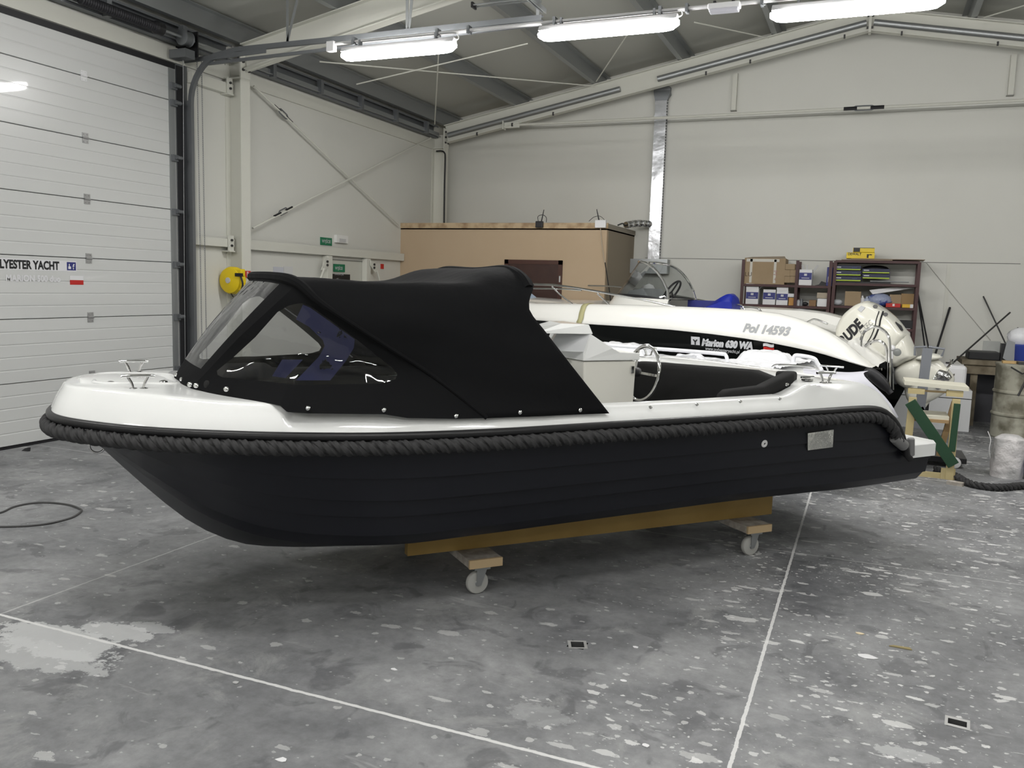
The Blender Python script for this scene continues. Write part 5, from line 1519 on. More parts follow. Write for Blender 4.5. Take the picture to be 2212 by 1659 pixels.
# ================================================================== SITE OFFICE CABIN
OX, OY, OZ = -3.70, 12.39, 2.53
off = empty('office_cabin', (-5.5, OY, 0), 0, 'tan plywood office cabin with dark brown door in the far left corner', 'cabin')
qx = lambda x: x+5.5
b = MB(); b.box((qx(XL)+.0, 0, 0), (qx(OX), .08, OZ)); b.build('front_wall', officew, off, smooth=0)
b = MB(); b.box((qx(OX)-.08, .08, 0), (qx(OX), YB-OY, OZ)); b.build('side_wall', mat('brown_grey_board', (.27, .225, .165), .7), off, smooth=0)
b = MB(); b.box((qx(XL), -.0, OZ-.02), (qx(OX), YB-OY, OZ)); b.build('roof_sheet', pine, off, smooth=0)
b = MB(); b.box((qx(XL), -.012, OZ), (qx(OX)+.01, .03, OZ+.085)); b.build('edge_board', rawwood, off, smooth=0)
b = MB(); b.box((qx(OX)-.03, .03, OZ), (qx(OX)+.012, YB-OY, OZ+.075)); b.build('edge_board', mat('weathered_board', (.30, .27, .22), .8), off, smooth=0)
dr = bpy.data.objects.new('door', None)
b = MB(); b.box((qx(-5.355), -.012, 0), (qx(-4.385), .0, 2.04)); dr = b.build('door', brown, off, smooth=0)
b = MB()
for x0, x1, z0, z1 in ((-5.355, -5.29, 0, 2.045), (-4.45, -4.385, 0, 2.045), (-5.355, -4.385, 1.98, 2.045)): b.box((qx(x0), -.022, z0), (qx(x1), -.01, z1))
b.build('door_frame', mat('door_frame_brown', (.06, .022, .014), .4), dr, smooth=0)
b = MB(); p = ony(1211, 603, OY); b.box((qx(p.x)-.012, -.05, p.z-.05), (qx(p.x)+.012, -.012, p.z+.05)); b.build('handle', chrome, dr, smooth=0, bevel=.004)

def antenna_box(name, u, v, w_, h_, m_, lab, ua, va):
    p = ony(u, v, OY-.03); e = empty(name, p, 0, lab, 'router')
    b = MB(); b.box((-w_/2, -.04, -h_/2), (w_/2, .012, h_/2)); b.build('case', m_, e, smooth=0, bevel=.01)
    q = ony(ua, va, OY-.03)-p; b = MB(); b.cyl((q.x*.4, 0, h_/2-.01), (q.x, 0, q.z), .010, .006, 10); b.build('antenna', black, e)
    return e
antenna_box('wireless_router', 1166, 485, .12, .10, blackp, 'small black router with upright antenna on the cabin edge', 1175, 453)
antenna_box('wireless_router', 1298, 484, .17, .115, wpaper, 'white wall box with tilted antenna at the cabin corner', 1289, 452)
def wire(pts, r, m_, lab, name='cable', cat='cable', nn=6):
    pts = [V(p) for p in pts]; b = MB(); b.tube([p-pts[0] for p in catmull(pts, nn)], r, 6); o = b.build(name, m_); o.location = pts[0]; return tag(o, lab, cat)
y_ = OY-.02
wire([ony(u, v, y_) for u, v in ((1163, 479), (1162, 468), (1172, 464), (1180, 470), (1180, 480))], .005, black, 'thin black cable looping above the black router')
wire([ony(u, v, y_) for u, v in ((1272, 478), (1283, 469), (1296, 467), (1306, 475))], .004, black, 'thin cable looping behind the white box')
wire([ony(u, v, y_) for u, v in ((1297, 492), (1300, 525), (1305, 560), (1307, 567))], .007, cardl, 'pale cable running down from the white box')
wire([ony(u, v, y_) for u, v in ((1307, 567), (1312, 600), (1318, 640), (1320, 670))], .008, black, 'dark cable hanging at the cabin corner below the pale one')
p0, p1 = ony(1046, 474, YB-.5), ony(1226, 474, YB-.5)
e = empty('aluminium_ladder', (p0.x, YB-.7, OZ+.02), 0, 'aluminium ladder lying flat on the cabin roof', 'ladder')
for dy in (0, .35):
    b = MB(); b.box((0, dy, 0.06), (p1.x-p0.x, dy+.03, .14)); b.build('rail', galv, e, smooth=0)
for k in range(7):
    b = MB(); x = .1+k*(p1.x-p0.x-.2)/6; b.cyl((x, 0, .1), (x, .38, .1), .014, n=8); b.build('rung', galv, e)
p0, p1 = ony(1352, 486, 13.3), ony(1404, 484, 13.9)
b = MB(); pts = catmull([p0, p0.lerp(p1, .5)+V((0, 0, .02)), p1], 12); b.tube([p-p0 for p in pts], .055, 14, rf=lambda t: .052+.008*sin(t*90)); o = b.build('foil_duct', mat('foil', (.6, .6, .6), .25, 1.)); o.location = p0; tag(o, 'crinkled foil duct hose joining the cabin roof to the flat wall duct', 'duct hose')
p0 = V((OX+.02, 12.9, OZ+.09)); wire([p0, p0+V((.02, .2, .04)), p0+V((.0, .45, .02)), p0+V((.04, .9, .06))], .012, black, 'black cable lying on the side edge of the cabin roof')

# ================================================================== SHELVES ALONG THE BACK WALL
SYF, SYB = 13.42, 13.93
def sx(u, v=600): return ony(u, v, SYF).x
def sz(v, u=1700): return ony(u, v, SYF).z
def rack(u0, um, u1, zs_, ztop, lab):
    x0, x1 = sx(u0), sx(u1); e = empty('steel_shelving', (x0, SYF, 0), 0, lab, 'shelving', 'oxblood steel shelving')
    ups = [0, x1-x0] + ([sx(um)-x0] if um else [])
    for x in ups:
        for y in (0, SYB-SYF-.03):
            b = MB(); b.box((x-.022, y, 0), (x+.022, y+.03, ztop)); b.build('upright', rust, e, smooth=0)
    for z in zs_:
        b = MB(); b.box((-.0, -.01, z-.035), (x1-x0, SYB-SYF, z)); b.build('shelf', rust, e, smooth=0)
    return e
zA = [sz(614, 1650), sz(658, 1650), sz(700, 1700), .9, .45, .1]
zB = [sz(563, 1890), sz(613, 1900), sz(663, 1900), sz(708, 1900), .9, .45, .1]
rack(1604, 1721, 1793, zA, sz(561, 1604), 'oxblood steel shelving unit on the left, holding the large taped carton')
rack(1802.5, None, 1984, zB, sz(563, 1800)+.0, 'oxblood steel shelving unit on the right, topped by yellow boxes')
def sbox(u0, v0, u1, v1, m_, lab, name='cardboard_box', cat='box', dy=.0, dep=.3, zbase=None, group=None, bev=.004):
    a = ony(u0, v0, SYF+.03+dy); c = ony(u1, v1, SYF+.03+dy)
    z0 = zbase if zbase is not None else c.z
    e = empty(name, ((a.x+c.x)/2, SYF+.03+dy, z0), 0, lab, cat, group)
    hw = (c.x-a.x)/2; h = a.z-z0
    b = MB(); b.box((-hw, 0, .001), (hw, dep, h)); o = b.build('body', m_, e, smooth=0, bevel=bev)
    return e, hw, h, dep
def band(e, hw, z0, z1, m_, name='printed_band', x0=None, x1=None):
    b = MB(); b.box((-hw*.96 if x0 is None else x0, -.003, z0), (hw*.96 if x1 is None else x1, 0, z1)); return b.build(name, m_, e, smooth=0)
zA0, zA1, zB0, zB1, zB2 = zA[0], zA[1], zB[0], zB[1], zB[2]
# big carton with tape
e, hw, h, dp = sbox(1609, 557, 1694, 612, card, 'large dented cardboard carton with strips of clear tape, top left of the shelves', zbase=zA0, dep=.45)
band(e, hw, .02, h*.98, tape, 'tape', -hw*.72, -hw*.60); band(e, hw, .02, h*.95, tape, 'tape', hw*.45, hw*.57)
band(e, hw, h*.86, h*.97, tape, 'tape', -hw*.9, hw*.7)
text('tape_print', '+ M', .10, lambda x, y: V((hw*.46+y*.8, -.005, .05+x)), mat('tape_red', (.35, .2, .17), .6), e)
text('box_mark', 'LU', .09, lambda x, y: V((-hw*.95+x, -.004, h*.3+y)), mat('brown_print', (.08, .05, .03), .7), e)
b = MB(); b.add([(-hw, 0, h), (hw, 0, h), (hw*.95, -.03, h+.03), (-hw*.6, -.02, h+.015)], [(0, 1, 2, 3)]); b.build('flap', cardl, e, smooth=0, solid=.004)
for (u0, v0, u1, v1, lab) in ((1695, 583, 1706, 597, 'small carton, upper left of the little stack beside the big carton'), (1707, 583, 1719, 597, 'small carton, upper right of the little stack beside the big carton'),
                              (1695, 597, 1706, 611, 'small carton, lower left of the little stack beside the big carton'), (1707, 597, 1718, 611, 'small carton, lower right of the little stack beside the big carton'), (1697, 570, 1717, 583, 'flat small carton lying on top of the little stack')):
    sbox(u0, v0, u1, v1, card, lab, dep=.2, group='little stack of cartons')
def white_box(u0, v0, u1, v1, lab, zb_, flap=0):
    e, hw, h, dp = sbox(u0, v0, u1, v1, wpaper, lab, zbase=zb_, dep=.25, group='white boxes with a blue band')
    band(e, hw, h*.36, h*.80, bluep)
    b = MB(); b.box((-.02, -.006, h*.60), (.02, -.003, h*.74)); b.build('band_emblem', greyp, e, smooth=0)
    b = MB(); b.box((-hw*.6, -.006, h*.44), (hw*.6, -.003, h*.48)); b.build('band_line', greyp, e, smooth=0)
    if flap:
        b = MB(); b.add([(-hw, 0, h), (hw, 0, h), (hw*.95, -.01, h+.075), (-hw*1.05, -.01, h+.085)], [(0, 1, 2, 3)]); b.build('flap', wpaper, e, smooth=0, solid=.003)
        if flap > 1:
            b = MB(); b.add([(hw, 0, h), (hw, .2, h), (hw+.1, .2, h+.10), (hw+.09, 0, h+.10)], [(0, 1, 2, 3)]); b.build('flap', greyt, e, smooth=0, solid=.003)
    return e
white_box(1727, 582, 1753, 611, 'white box with blue band, alone on the upper shelf with open grey flaps', zA0, 0)
b = MB(); x = sx(1730); o = None
b.add([(0, 0, 0), (.12, 0, .0), (.11, 0, .05), (.05, 0, .02), (.02, 0, .09)], [(0, 1, 2, 3, 4)]); b.add([(.17, 0, 0), (.21, 0, .01), (.24, 0, .09), (.2, 0, .08)], [(0, 1, 2, 3)])
w1 = white_box(1612, 624, 1637, 656, 'white box with blue band and open lid, leftmost on the middle shelf', zA1, 2)
white_box(1649, 625, 1674, 656, 'white box with blue band, closed, middle of the three on the middle shelf', zA1)
white_box(1678, 628, 1701, 656, 'white box with darker blue band and raised lid, right of the three', zA1, 1)
e = empty('open_box_flaps', (sx(1728), SYF+.05, zA0+sz(582)-sz(611)+.004), 0, 'grey folded card strips sticking up from the upper white box', 'card')
b = MB(); b.box((0, 0, 0), (.10, .2, .012)); b.build('strip', greyt, e, smooth=0)
for x, dx_ in ((.03, -.03), (.07, .0), (.16, .06)):
    b = MB(); b.prism([(x, .05, .0), (x+.03, .05, .0), (x+.03+dx_, .05, .10), (x+dx_, .05, .10)], (0, .01, 0)); b.build('strip', greyt, e, smooth=0)
sbox(1702, 634, 1716, 642, wpaper, 'small white box on an orange one, right end of the middle shelf', dep=.15)
sbox(1704, 643, 1716, 658, mat('orange_card', (.50, .26, .08), .7), 'small orange carton under a small white box', zbase=zA1, dep=.2)
e, hw, h, dp = sbox(1787, 577, 1797, 612, bluep, 'narrow dark blue box standing at the right end of the upper shelf', zbase=zA0, dep=.2); band(e, hw*.5, h*.2, h*.5, greyp); 
b = MB(); b.prism([(0, 0, 0), (.22, 0, 0), (.16, 0, .05), (.10, 0, .07), (.07, 0, .02)], (0, .15, 0)); o = b.build('scrap_bracket', black, smooth=0); o.location = (sx(1759), SYF+.06, zA0); tag(o, 'crumpled dark metal scrap on the upper shelf', 'scrap')
zt2_ = ony(1760, 663, SYF).z
for u0, u1, hh, m_, nm, lab in ((1724, 1730, .09, greyp, 'spray_can', 'silver spray can standing on the middle shelf'), (1731, 1736, .105, galvd, 'spray_can', 'dark grey spray can beside the silver one')):
    x = (sx(u0)+sx(u1))/2; b = MB(); b.lathe((0, 0, 0), (0, 0, 1), [(0, .028), (hh*.82, .028), (hh*.9, .016), (hh, .014)], 16); o = b.build(nm, m_); o.location = (x, SYF+.1, zA1); tag(o, lab, 'spray can')
sbox(1748, 648, 1762, 662, mat('dim_carton', (.25, .15, .08), .8), 'small dark-lidded carton in the middle bay', zbase=zA1, dep=.2)
sbox(1765, 632, 1789, 645, cardl, 'pale carton stacked on a white one, right bay of the middle shelf', dep=.25, dy=.02)
sbox(1766, 645, 1789, 663, wpaper, 'white carton under a pale one, right bay of the middle shelf', zbase=zA1, dep=.25)
b = MB(); b.sphere((0, 0, .03), .03, 10, 8, (1.6, 1, 1)); o = b.build('fitting', black); o.location = (sx(1742), SYF+.1, zA1); tag(o, 'small black fitting on the middle shelf', 'fitting')
# right unit
for k, (v0, v1) in enumerate(((573, 584), (584, 596), (596, 608))):
    e, hw, h, dp = sbox(1803, v0, 1860, v1-.5, mat('navy_card', (.02, .025, .06), .5), ['dark blue and lime flat box, top of the left stack of three', 'dark blue and lime flat box, middle of the left stack of three', 'dark blue and lime flat box, bottom of the left stack of three'][k], dep=.35, group='dark blue flat boxes with lime edges')
    band(e, hw, 0, h*.22, mat('lime', (.45, .60, .05), .5), 'lime_edge'); band(e, hw, h*.5, h*.7, greyp, 'print', -hw*.9, -hw*.5); band(e, hw, h*.5, h*.6, mat('print_blue', (.05, .07, .2), .5), 'print', hw*.3, hw*.7)
for k, (v0, v1) in enumerate(((580, 591), (591, 603))):
    e, hw, h, dp = sbox(1863, v0, 1922, v1-.5, MATS['navy_card'], ['dark blue and lime flat box, upper of the right stack of two', 'dark blue and lime flat box, lower of the right stack of two'][k], dep=.35, group='dark blue flat boxes with lime edges')
    band(e, hw, 0, h*.22, MATS['lime'], 'lime_edge'); band(e, hw, h*.5, h*.7, greyp, 'print', -hw*.9, -hw*.5)
for lab, (x0, x1, z, th) in (('dark board lying on the upper right shelf under the flat boxes', (1803, 1925, .0, .025)), ('grey sheet lying crooked on the upper right shelf', (1880, 1965, .03, .012))):
    b = MB(); b.box((0, 0, 0), (sx(x1)-sx(x0), .35, th)); o = b.build('board', black if 'dark' in lab else greyboard, smooth=0); o.location = (sx(x0), SYF+.06, zB1+z); tag(o, lab, 'board')
b = MB(); b.sphere((0, 0, .05), .05, 14, 10, (3.6, 1.6, 1.0)); o = b.build('black_bag', black); o.location = (sx(1890), SYF+.30, ony(1890, 582, SYF).z-.03); tag(o, 'black bag lying on the right stack of flat boxes', 'bag')
for k, (u0, u1, z, lab) in enumerate(((1815, 1925, .0, 'lower flat brown sheet lying on top of the right shelving unit'), (1835, 1995, .014, 'upper flat brown sheet on the right shelving unit, overhanging'))):
    b = MB(); b.box((0, 0, 0), (sx(u1)-sx(u0), .5, .01)); o = b.build('flat_sheet', mat('brown_sheet', (.28, .22, .16), .8), smooth=0); o.location = (sx(u0), SYF-.02, zB0+z+.002); tag(o, lab, 'sheet')
zt_y = zB0+.028
e, hw, h, dp = sbox(1829, 545, 1889, 557, yellow, 'longer yellow tool box carton, the lower of two on top of the shelves', zbase=zt_y, dep=.25); hy = h
text('box_lettering', 'DEWALT', .05, lambda x, y: V((-hw*.9+x*.9, -.004, h*.55+y)), black, e, bold=.001); text('box_drawing', 'r', .12, lambda x, y: V((hw*.4+x*1.6, -.004, h*.15+y*.9)), black, e, bold=.002)
e, hw, h, dp = sbox(1843, 535, 1889, 545, yellow, 'shorter yellow tool box carton, the upper of two on top of the shelves', zbase=zt_y+hy+.002, dep=.22)
band(e, hw, h*.1, h*.9, black, 'black_print', -hw*.95, -hw*.35); band(e, hw, h*.9, h, black, 'lid_edge')
b = MB(); b.sphere((0, 0, .045), .045, 16, 10, (1.7, 1.2, 1)); o = b.build('glass_dish', mat('clear_plastic', (.5, .52, .55), .15)); o.location = (sx(1812), SYF+.12, zB2); tag(o, 'clear rounded plastic dish, left end of the lower right shelf', 'dish')
sbox(1826, 629, 1858, 662, card, 'open brown carton in the left part of the lower right shelf', zbase=zB2, dep=.3)
for k, (u, hh, m_) in enumerate(((1866, .155, wpaper), (1876, .145, mat('pale_blue_bottle', (.45, .5, .62), .4)))):
    b = MB(); b.lathe((0, 0, 0), (0, 0, 1), [(0, .033), (hh*.75, .033), (hh*.85, .015), (hh, .013)], 16); o = b.build('bottle', m_); o.location = (sx(u), SYF+.1, zB2+.0); tag(o, ['white plastic bottle next to the open carton', 'pale blue plastic bottle, right of the white one'][k], 'bottle')
b = MB(); rows = []
for i in range(15):
    a = pi*i/14; rows.append([V((.17*sin(a)*cos(2*pi*j/22)*(1+.25*mnoise.noise(V((i*.7, j*.9, 0)))), .09*sin(a)*sin(2*pi*j/22), .10+.10*cos(a)*(1+.2*mnoise.noise(V((i*.5, j*.6, 5)))))) for j in range(22)])
b.grid(rows, closed=True); o = b.build('plastic_bag', mat('blue_white_bag', (.30, .34, .48), .3, bump=(18, .6, .03), var=(9, (.05, .08, .30), .5, .62)), smooth=50); o.location = (sx(1903), SYF+.16, zB2); tag(o, 'crumpled clear and blue plastic bag on the lower right shelf', 'plastic bag')
sbox(1922, 636, 1947, 655, card, 'brown carton behind the red box on the lower right shelf', zbase=zB2, dep=.2, dy=.12)
sbox(1947, 634, 1973, 656, mat('brown_carton', (.30, .20, .10), .8), 'brown carton behind the small yellow box on the lower right shelf', zbase=zB2, dep=.2, dy=.12)
e, hw, h, dp = sbox(1914, 655, 1945, 663, red, 'flat red box in front of a carton on the lower right shelf', zbase=zB2, dep=.1); band(e, hw, h*.3, h*.9, wpaper, 'label', -hw*.1, hw*.2)
e, hw, h, dp = sbox(1949, 657, 1973, 664, mat('orange_yellow', (.70, .42, .03), .5), 'small flat yellow and white box, right end of the lower right shelf', zbase=zB2, dep=.1); band(e, hw, 0, h, wpaper, 'label', hw*.4, hw*.95)
b = MB(); b.prism([(0, 0, .0), (.3, 0, .05), (.60, 0, .05), (.05, 0, -.06)], (0, .3, 0)); o = b.build('white_board', wpaper, smooth=0); o.location = (sx(1880), SYF+.1, zB1-.055-.04); tag(o, 'thin white panel wedged under the upper right shelf', 'panel')
for (u0, v0, u1, v1, m_, lab) in ((1940, 692, 1972, 706, black, 'black box on the third shelf of the right unit'), (1950, 708, 1966, 717, wpaper, 'small white box seen behind the tilted outboard'), (1806, 684, 1832, 712, card, 'brown carton on the third right shelf beside the outboard')):
    sbox(u0, v0, u1, v1, m_, lab, dep=.25, zbase=max(zB[3], .0) if v1 < 710 else zB[4])
sbox(1695, 672, 1712, 690, brown, 'small dark brown box on the third shelf of the left unit', zbase=zA[2], dep=.2)

# ================================================================== RIGHT BACK CORNER
# bars and poles leaning on the wall
def pole(a, c, r, m_, lab, name='steel_pole', ya=YB-.03, yc=YB-.45):
    A_ = ony(*a, ya); C_ = ony(*c, yc); d = (C_-A_); t = A_.z/(-d.z) if d.z < 0 else 1
    F = A_+d*t
    if 'clamp' in name: F = C_
    b = MB(); b.tube([F-F, A_-F], r, 8); o = b.build(name, m_); o.location = F; return tag(o, lab, 'pole')
pole((2052, 664), (2022, 760), .015, black, 'thick black pole leaning against the back wall, upper end taped', yc=YB-.25)
pole((2124, 640), (2172, 742), .010, bolt, 'long rusty bar leaning left against the back wall, crossed by another', yc=YB-.25)
pole((1978, 600), (1998, 752), .011, black, 'dark pole leaning on the right end of the shelving, the one nearer the shelves', yc=YB-.3)
pole((1982, 630), (2006, 752), .011, black, 'dark pole leaning beside the shelving, the one nearer the corner', yc=YB-.3)
A_ = ony(2182, 675, 12.9); C_ = ony(2056, 786, 12.2)
e = empty('bar_clamp', C_, 0, 'long bar clamp lying slantwise against the workbench', 'clamp')
b = MB(); b.tube([V((0, 0, 0)), A_-C_], .011, 8); b.build('bar', bolt, e)
b = MB(); b.box((-.07, -.02, -.02), (.02, .02, .02)); b.tube([(-.05, 0, -.06), (.01, 0, .06)], .008, 6); b.build('clamp_head', black, e, smooth=0)
# electric cable on the wall
wire([ony(u, v, YB-.012) for u, v in ((2000, 566), (2060, 640), (2110, 700), (2140, 735))], .004, mat('grey_cable', (.40, .40, .37), .6), 'thin grey cable running down the back wall to the right')
# workbench
BX0 = 1.17; wb = empty('workbench', (BX0, 12.35, 0), 0, 'grimy wooden workbench against the back wall at the right edge', 'workbench')
b = MB(); b.box((0, 0, .80), (2.3, .75, .86)); b.build('bench_top', mat('grimy_wood', (.20, .17, .12), .8, var=(5, (.10, .08, .05), .4, .6)), wb, smooth=0)
b = MB(); b.box((0.03, .03, .68), (2.2, .06, .80)); b.build('apron', MATS['grimy_wood'], wb, smooth=0)
for x, y in ((.12, .06), (.42, .06), (2.1, .06), (.12, .6), (2.1, .6)):
    b = MB(); b.box((x, y, 0), (x+.08, y+.08, .8)); b.build('leg', MATS['grimy_wood'], wb, smooth=0)
b = MB(); b.box((.0, .5, 0), (1.2, .56, .66)); b.build('back_board', mat('dark_board', (.07, .07, .08), .8), wb, smooth=0)
def bx(u, v=780, y=12.5): return ony(u, v, y)
def put(name, u0, v0, u1, v1, y, dep, m_, lab, cat, zb_=None, bev=.0):
    a = ony(u0, v0, y); c = ony(u1, v1, y); z0 = c.z if zb_ is None else zb_
    b = MB(); b.box((0, 0, 0), (c.x-a.x, dep, a.z-z0)); o = b.build(name, m_, smooth=0, bevel=bev); o.location = (a.x, y, z0); return tag(o, lab, cat)
put('black_tray', 2093, 759, 2160, 774, 12.5, .4, black, 'black tray lying on the workbench', 'tray', .861, .01)
put('grubby_sheet', 2124, 736, 2160, 760, 12.95, .01, mat('dirty_glass', (.42, .43, .41), .2), 'small grubby pane standing at the back of the workbench', 'pane', .861)
put('blue_crate', 2191, 744, 2240, 776, 12.6, .3, mat('blue_crate_plastic', (.01, .035, .28), .4), 'blue plastic crate on the workbench at the right edge', 'crate', .861, .01)
put('grey_machine', 2164, 742, 2172, 777, 12.5, .12, blackp, 'dark upright machine post on the workbench', 'machine', .861)
b = MB(); p = ony(2170, 735, 12.45); q_ = ony(2192, 780, 12.45); b.prism([(0, 0, q_.z+.03-.861), (.06, 0, 0), (.13, 0, 0), (.12, 0, p.z-.861-.02), (.03, 0, p.z-.861)], (0, .02, 0)); o = b.build('grey_sheet', greyboard, smooth=0); o.location = (p.x, 12.45, .861); tag(o, 'bent grey metal sheet standing on the workbench edge', 'sheet')
b = MB(); rows = []
for i in range(13):
    a = pi*i/12; rows.append([V((.16*sin(a)*cos(2*pi*j/18)*(1+.25*mnoise.noise(V((i*.7, j*.9, 9)))), .12*sin(a)*sin(2*pi*j/18), .13+.13*cos(a))) for j in range(18)])
b.grid(rows, closed=True); o = b.build('clear_bag', plastic_sheet, smooth=50); o.location = ony(2205, 742, 12.75)-V((0, 0, .12)); o.location.z = ony(2205, 742, 12.75).z-.05; tag(o, 'crumpled clear plastic bag on top of the blue crate', 'plastic bag')
pole((2200, 708), (2186, 735), .016, black, 'short black bar standing behind the workbench', name='steel_bar', ya=13.6, yc=13.55)

# steel drum with clutter
dc = V((1.76, 11.63, 0))
dm = empty('oil_drum', dc, 0, 'dirty beige steel drum with rolling hoops at the right edge', 'drum')
b = MB(); R_ = .29; prof = [(0, R_), (.02, R_+.008), (.035, R_)]
for z in (.29, .56): prof += [(z-.025, R_), (z-.008, R_+.014), (z+.008, R_+.014), (z+.025, R_)]
prof += [(.86, R_), (.88, R_+.01), (.895, R_+.008), (.895, R_-.015), (.875, R_-.02)]
b.lathe((0, 0, 0), (0, 0, 1), prof, 48); b.build('drum_body', dirty, dm)
e = empty('hand_tool', dc+V((.02, -.24, .9)), 0, 'rusty clamp tool hanging over the rim of the drum', 'clamp')
b = MB(); b.box((-.12, -.03, .0), (.12, .12, .03)); b.tube([(-.02, -.08, .02), (-.03, -.09, -.16), (-.10, -.10, -.36)], .012, 8); b.box((-.05, -.12, -.14), (.06, -.06, -.02)); b.tube([(-.2, -.09, -.03), (-.08, -.1, -.1), (.0, -.1, -.06)], .010, 6); b.build('clamp', bolt, e, smooth=0)
b = MB(); b.box((0, 0, 0), (.34, .1, .03)); o = b.build('wood_stick', pine, smooth=0); o.location = (1.52, 11.5, .897); tag(o, 'thin wooden slat lying on the drum', 'slat')

# white cabinet and rounded white canister behind the sawhorse
yc2 = 11.75
a = ony(1925, 846, yc2); c = ony(2096, 897, yc2)
cb = empty('white_cabinet', (a.x, yc2, 0), 0, 'low white cabinet standing behind the wooden sawhorse', 'cabinet')
zt3 = ony(2000, 838, yc2).z; zm = ony(2000, 856, yc2).z
b = MB(); b.box((0, 0, 0), (c.x-a.x, .5, zt3)); b.build('carcass', mat('cabinet_white', (.66, .67, .68), .4), cb, smooth=0, bevel=.005)
b = MB(); b.box((.0, -.004, zm-.004), (c.x-a.x, .0, zm+.004)); b.build('door_gap', black, cb, smooth=0)
b = MB(); x = ony(2011, 870, yc2).x-a.x; b.box((x-.10, -.006, .1), (x-.02, .001, zm-.03)); b.build('open_bay', black, cb, smooth=0)
e = empty('white_canister', ony(2055, 838, 11.85), 0, 'rounded white plastic canister on the cabinet behind the propeller', 'canister'); e.location.z = zt3
w_ = (ony(2085, 810, 11.85).x-ony(2023, 810, 11.85).x)/2; hh = ony(2055, 789, 11.85).z-zt3
b = MB(); b.box((-w_, 0, 0), (w_, .28, hh)); b.build('body', wpaper, e, smooth=0, bevel=.045)
# grey steel post with cross handle (engine trolley)
tr_ = empty('engine_trolley', (ony(1998, 860, 9.3).x, 9.3, 0), 0, 'grey steel engine trolley with slanting post and cross handle behind the sawhorse', 'trolley')
g9 = lambda u, v: ony(u, v, 9.3)-tr_.location
b = MB(); p0, p1 = g9(1982, 925), g9(2004, 752); b.bar(p0, p1, .09, .05, up=(0, 1, 0)); b.build('post', greysteel, tr_, smooth=0)
b = MB(); b.tube([g9(1976, 768), g9(1976, 750), g9(2002, 749)], .012, 8); b.tube([g9(2006, 749), g9(2040, 754), g9(2034, 770)], .012, 8); b.build('handle', greysteel, tr_)
b = MB(); b.bar(g9(1988, 880)*1, g9(2035, 960), .05, .05, up=(0, 1, 0)); b.build('brace', greyt, tr_, smooth=0)
b = MB(); z = .08; q_ = g9(1980, 935); b.box((q_.x-.05, -.15, .05), (q_.x+.45, .35, .1)); b.build('base_frame', blackp, tr_, smooth=0)
for dx_, dy in ((.0, -.15), (.35, -.15), (.0, .35), (.35, .35)):
    b = MB(); b.lathe((q_.x+dx_, dy-.02, .055), (0, 1, 0), [(0, .04), (.005, .053), (.035, .053), (.04, .04)], 20); b.build('wheel', wpaper if dx_ else black, tr_)

# wooden sawhorse stand
sh = empty('sawhorse', (.62, 8.55, 0), 0, 'pale wooden work stand with green diagonal braces at the stern of the front boat', 'sawhorse')
g8 = lambda u, v, y=8.55: ony(u, v, y)-sh.location
def plank(px0, px1, wd, th, m_, name, y=8.55, up=(0, 1, 0)):
    b = MB(); b.bar(g8(*px0, y), g8(*px1, y), wd if up == (0, 1, 0) else wd, th, up=up); return b.build(name, m_, sh, smooth=0, bevel=.003)
pineL = mat('pale_pine', (.52, .44, .24), .6, var=(4, (.44, .36, .18), .3, .7))
topw = mat('white_board_top', (.62, .60, .50), .6)
b = MB(); p0, p1 = g8(1954, 826), g8(2093, 840); b.prism([p0+V((0, -.02, -.02)), p1+V((0, -.02, -.02)), p1+V((0, -.02, .015)), p0+V((0, -.02, .015))], (0, .42, 0)); b.build('top_board', topw, sh, smooth=0)
for px, dy in (((1962, 838, 1997, 852), 0), ((2045, 843, 2080, 858), 0)):
    a, c = g8(px[0], px[1]), g8(px[2], px[3]); b = MB(); b.box((a.x, -.01, c.z), (c.x, .03, a.z)); b.build('gusset', pineL, sh, smooth=0)
b = MB(); a, c = g8(1990, 842), g8(2050, 850); b.box((a.x, .0, c.z), (c.x, .02, a.z)); b.build('top_rail', mat('dark_pine', (.30, .22, .11), .7), sh, smooth=0)
for y in (8.55, 8.93):
    plank((1972, 858), (1956, 1000), .065, .045, pineL, 'leg', y); plank((2066, 862), (2050, 1036), .065, .045, pineL, 'leg', y)
plank((2062, 868), (2028, 985), .05, .04, mat('brown_pine', (.36, .24, .12), .7), 'inner_leg', 8.75)
plank((2068, 872), (2056, 975), .055, .02, greenp, 'green_brace', 8.525); plank((1968, 885), (1962, 950), .055, .02, greenp, 'green_brace', 8.90)
plank((1966, 868), (2060, 1005), .10, .02, greenp, 'green_brace', 8.52)
b = MB(); a, c = g8(1968, 895), g8(2050, 908); b.box((a.x, .0, c.z), (c.x, .38, c.z+.03)); b.build('middle_shelf', topw, sh, smooth=0)
b = MB(); b.box((a.x, -.01, c.z-.03), (c.x, .02, c.z)); b.build('shelf_rail', MATS['brown_pine'], sh, smooth=0)
b = MB(); a, c = g8(1990, 1018), g8(2060, 1035); b.box((a.x-.1, .0, .0), (c.x, .03, a.z)); b.build('bottom_rail', pineL, sh, smooth=0)
b = MB(); a, c = g8(2033, 1010), g8(2062, 1036); b.box((a.x, -.012, 0), (c.x, .0, a.z)); b.build('foot_gusset', pineL, sh, smooth=0)
b = MB(); b.box((0, 0, 0), (.13, .07, .03), Matrix.Rotation(-.35, 4, 'Z')); o = b.build('wood_offcut', woodend, smooth=0); o.location = onz(2044, 1046); tag(o, 'small wooden offcut lying on the floor at the foot of the stand', 'offcut')

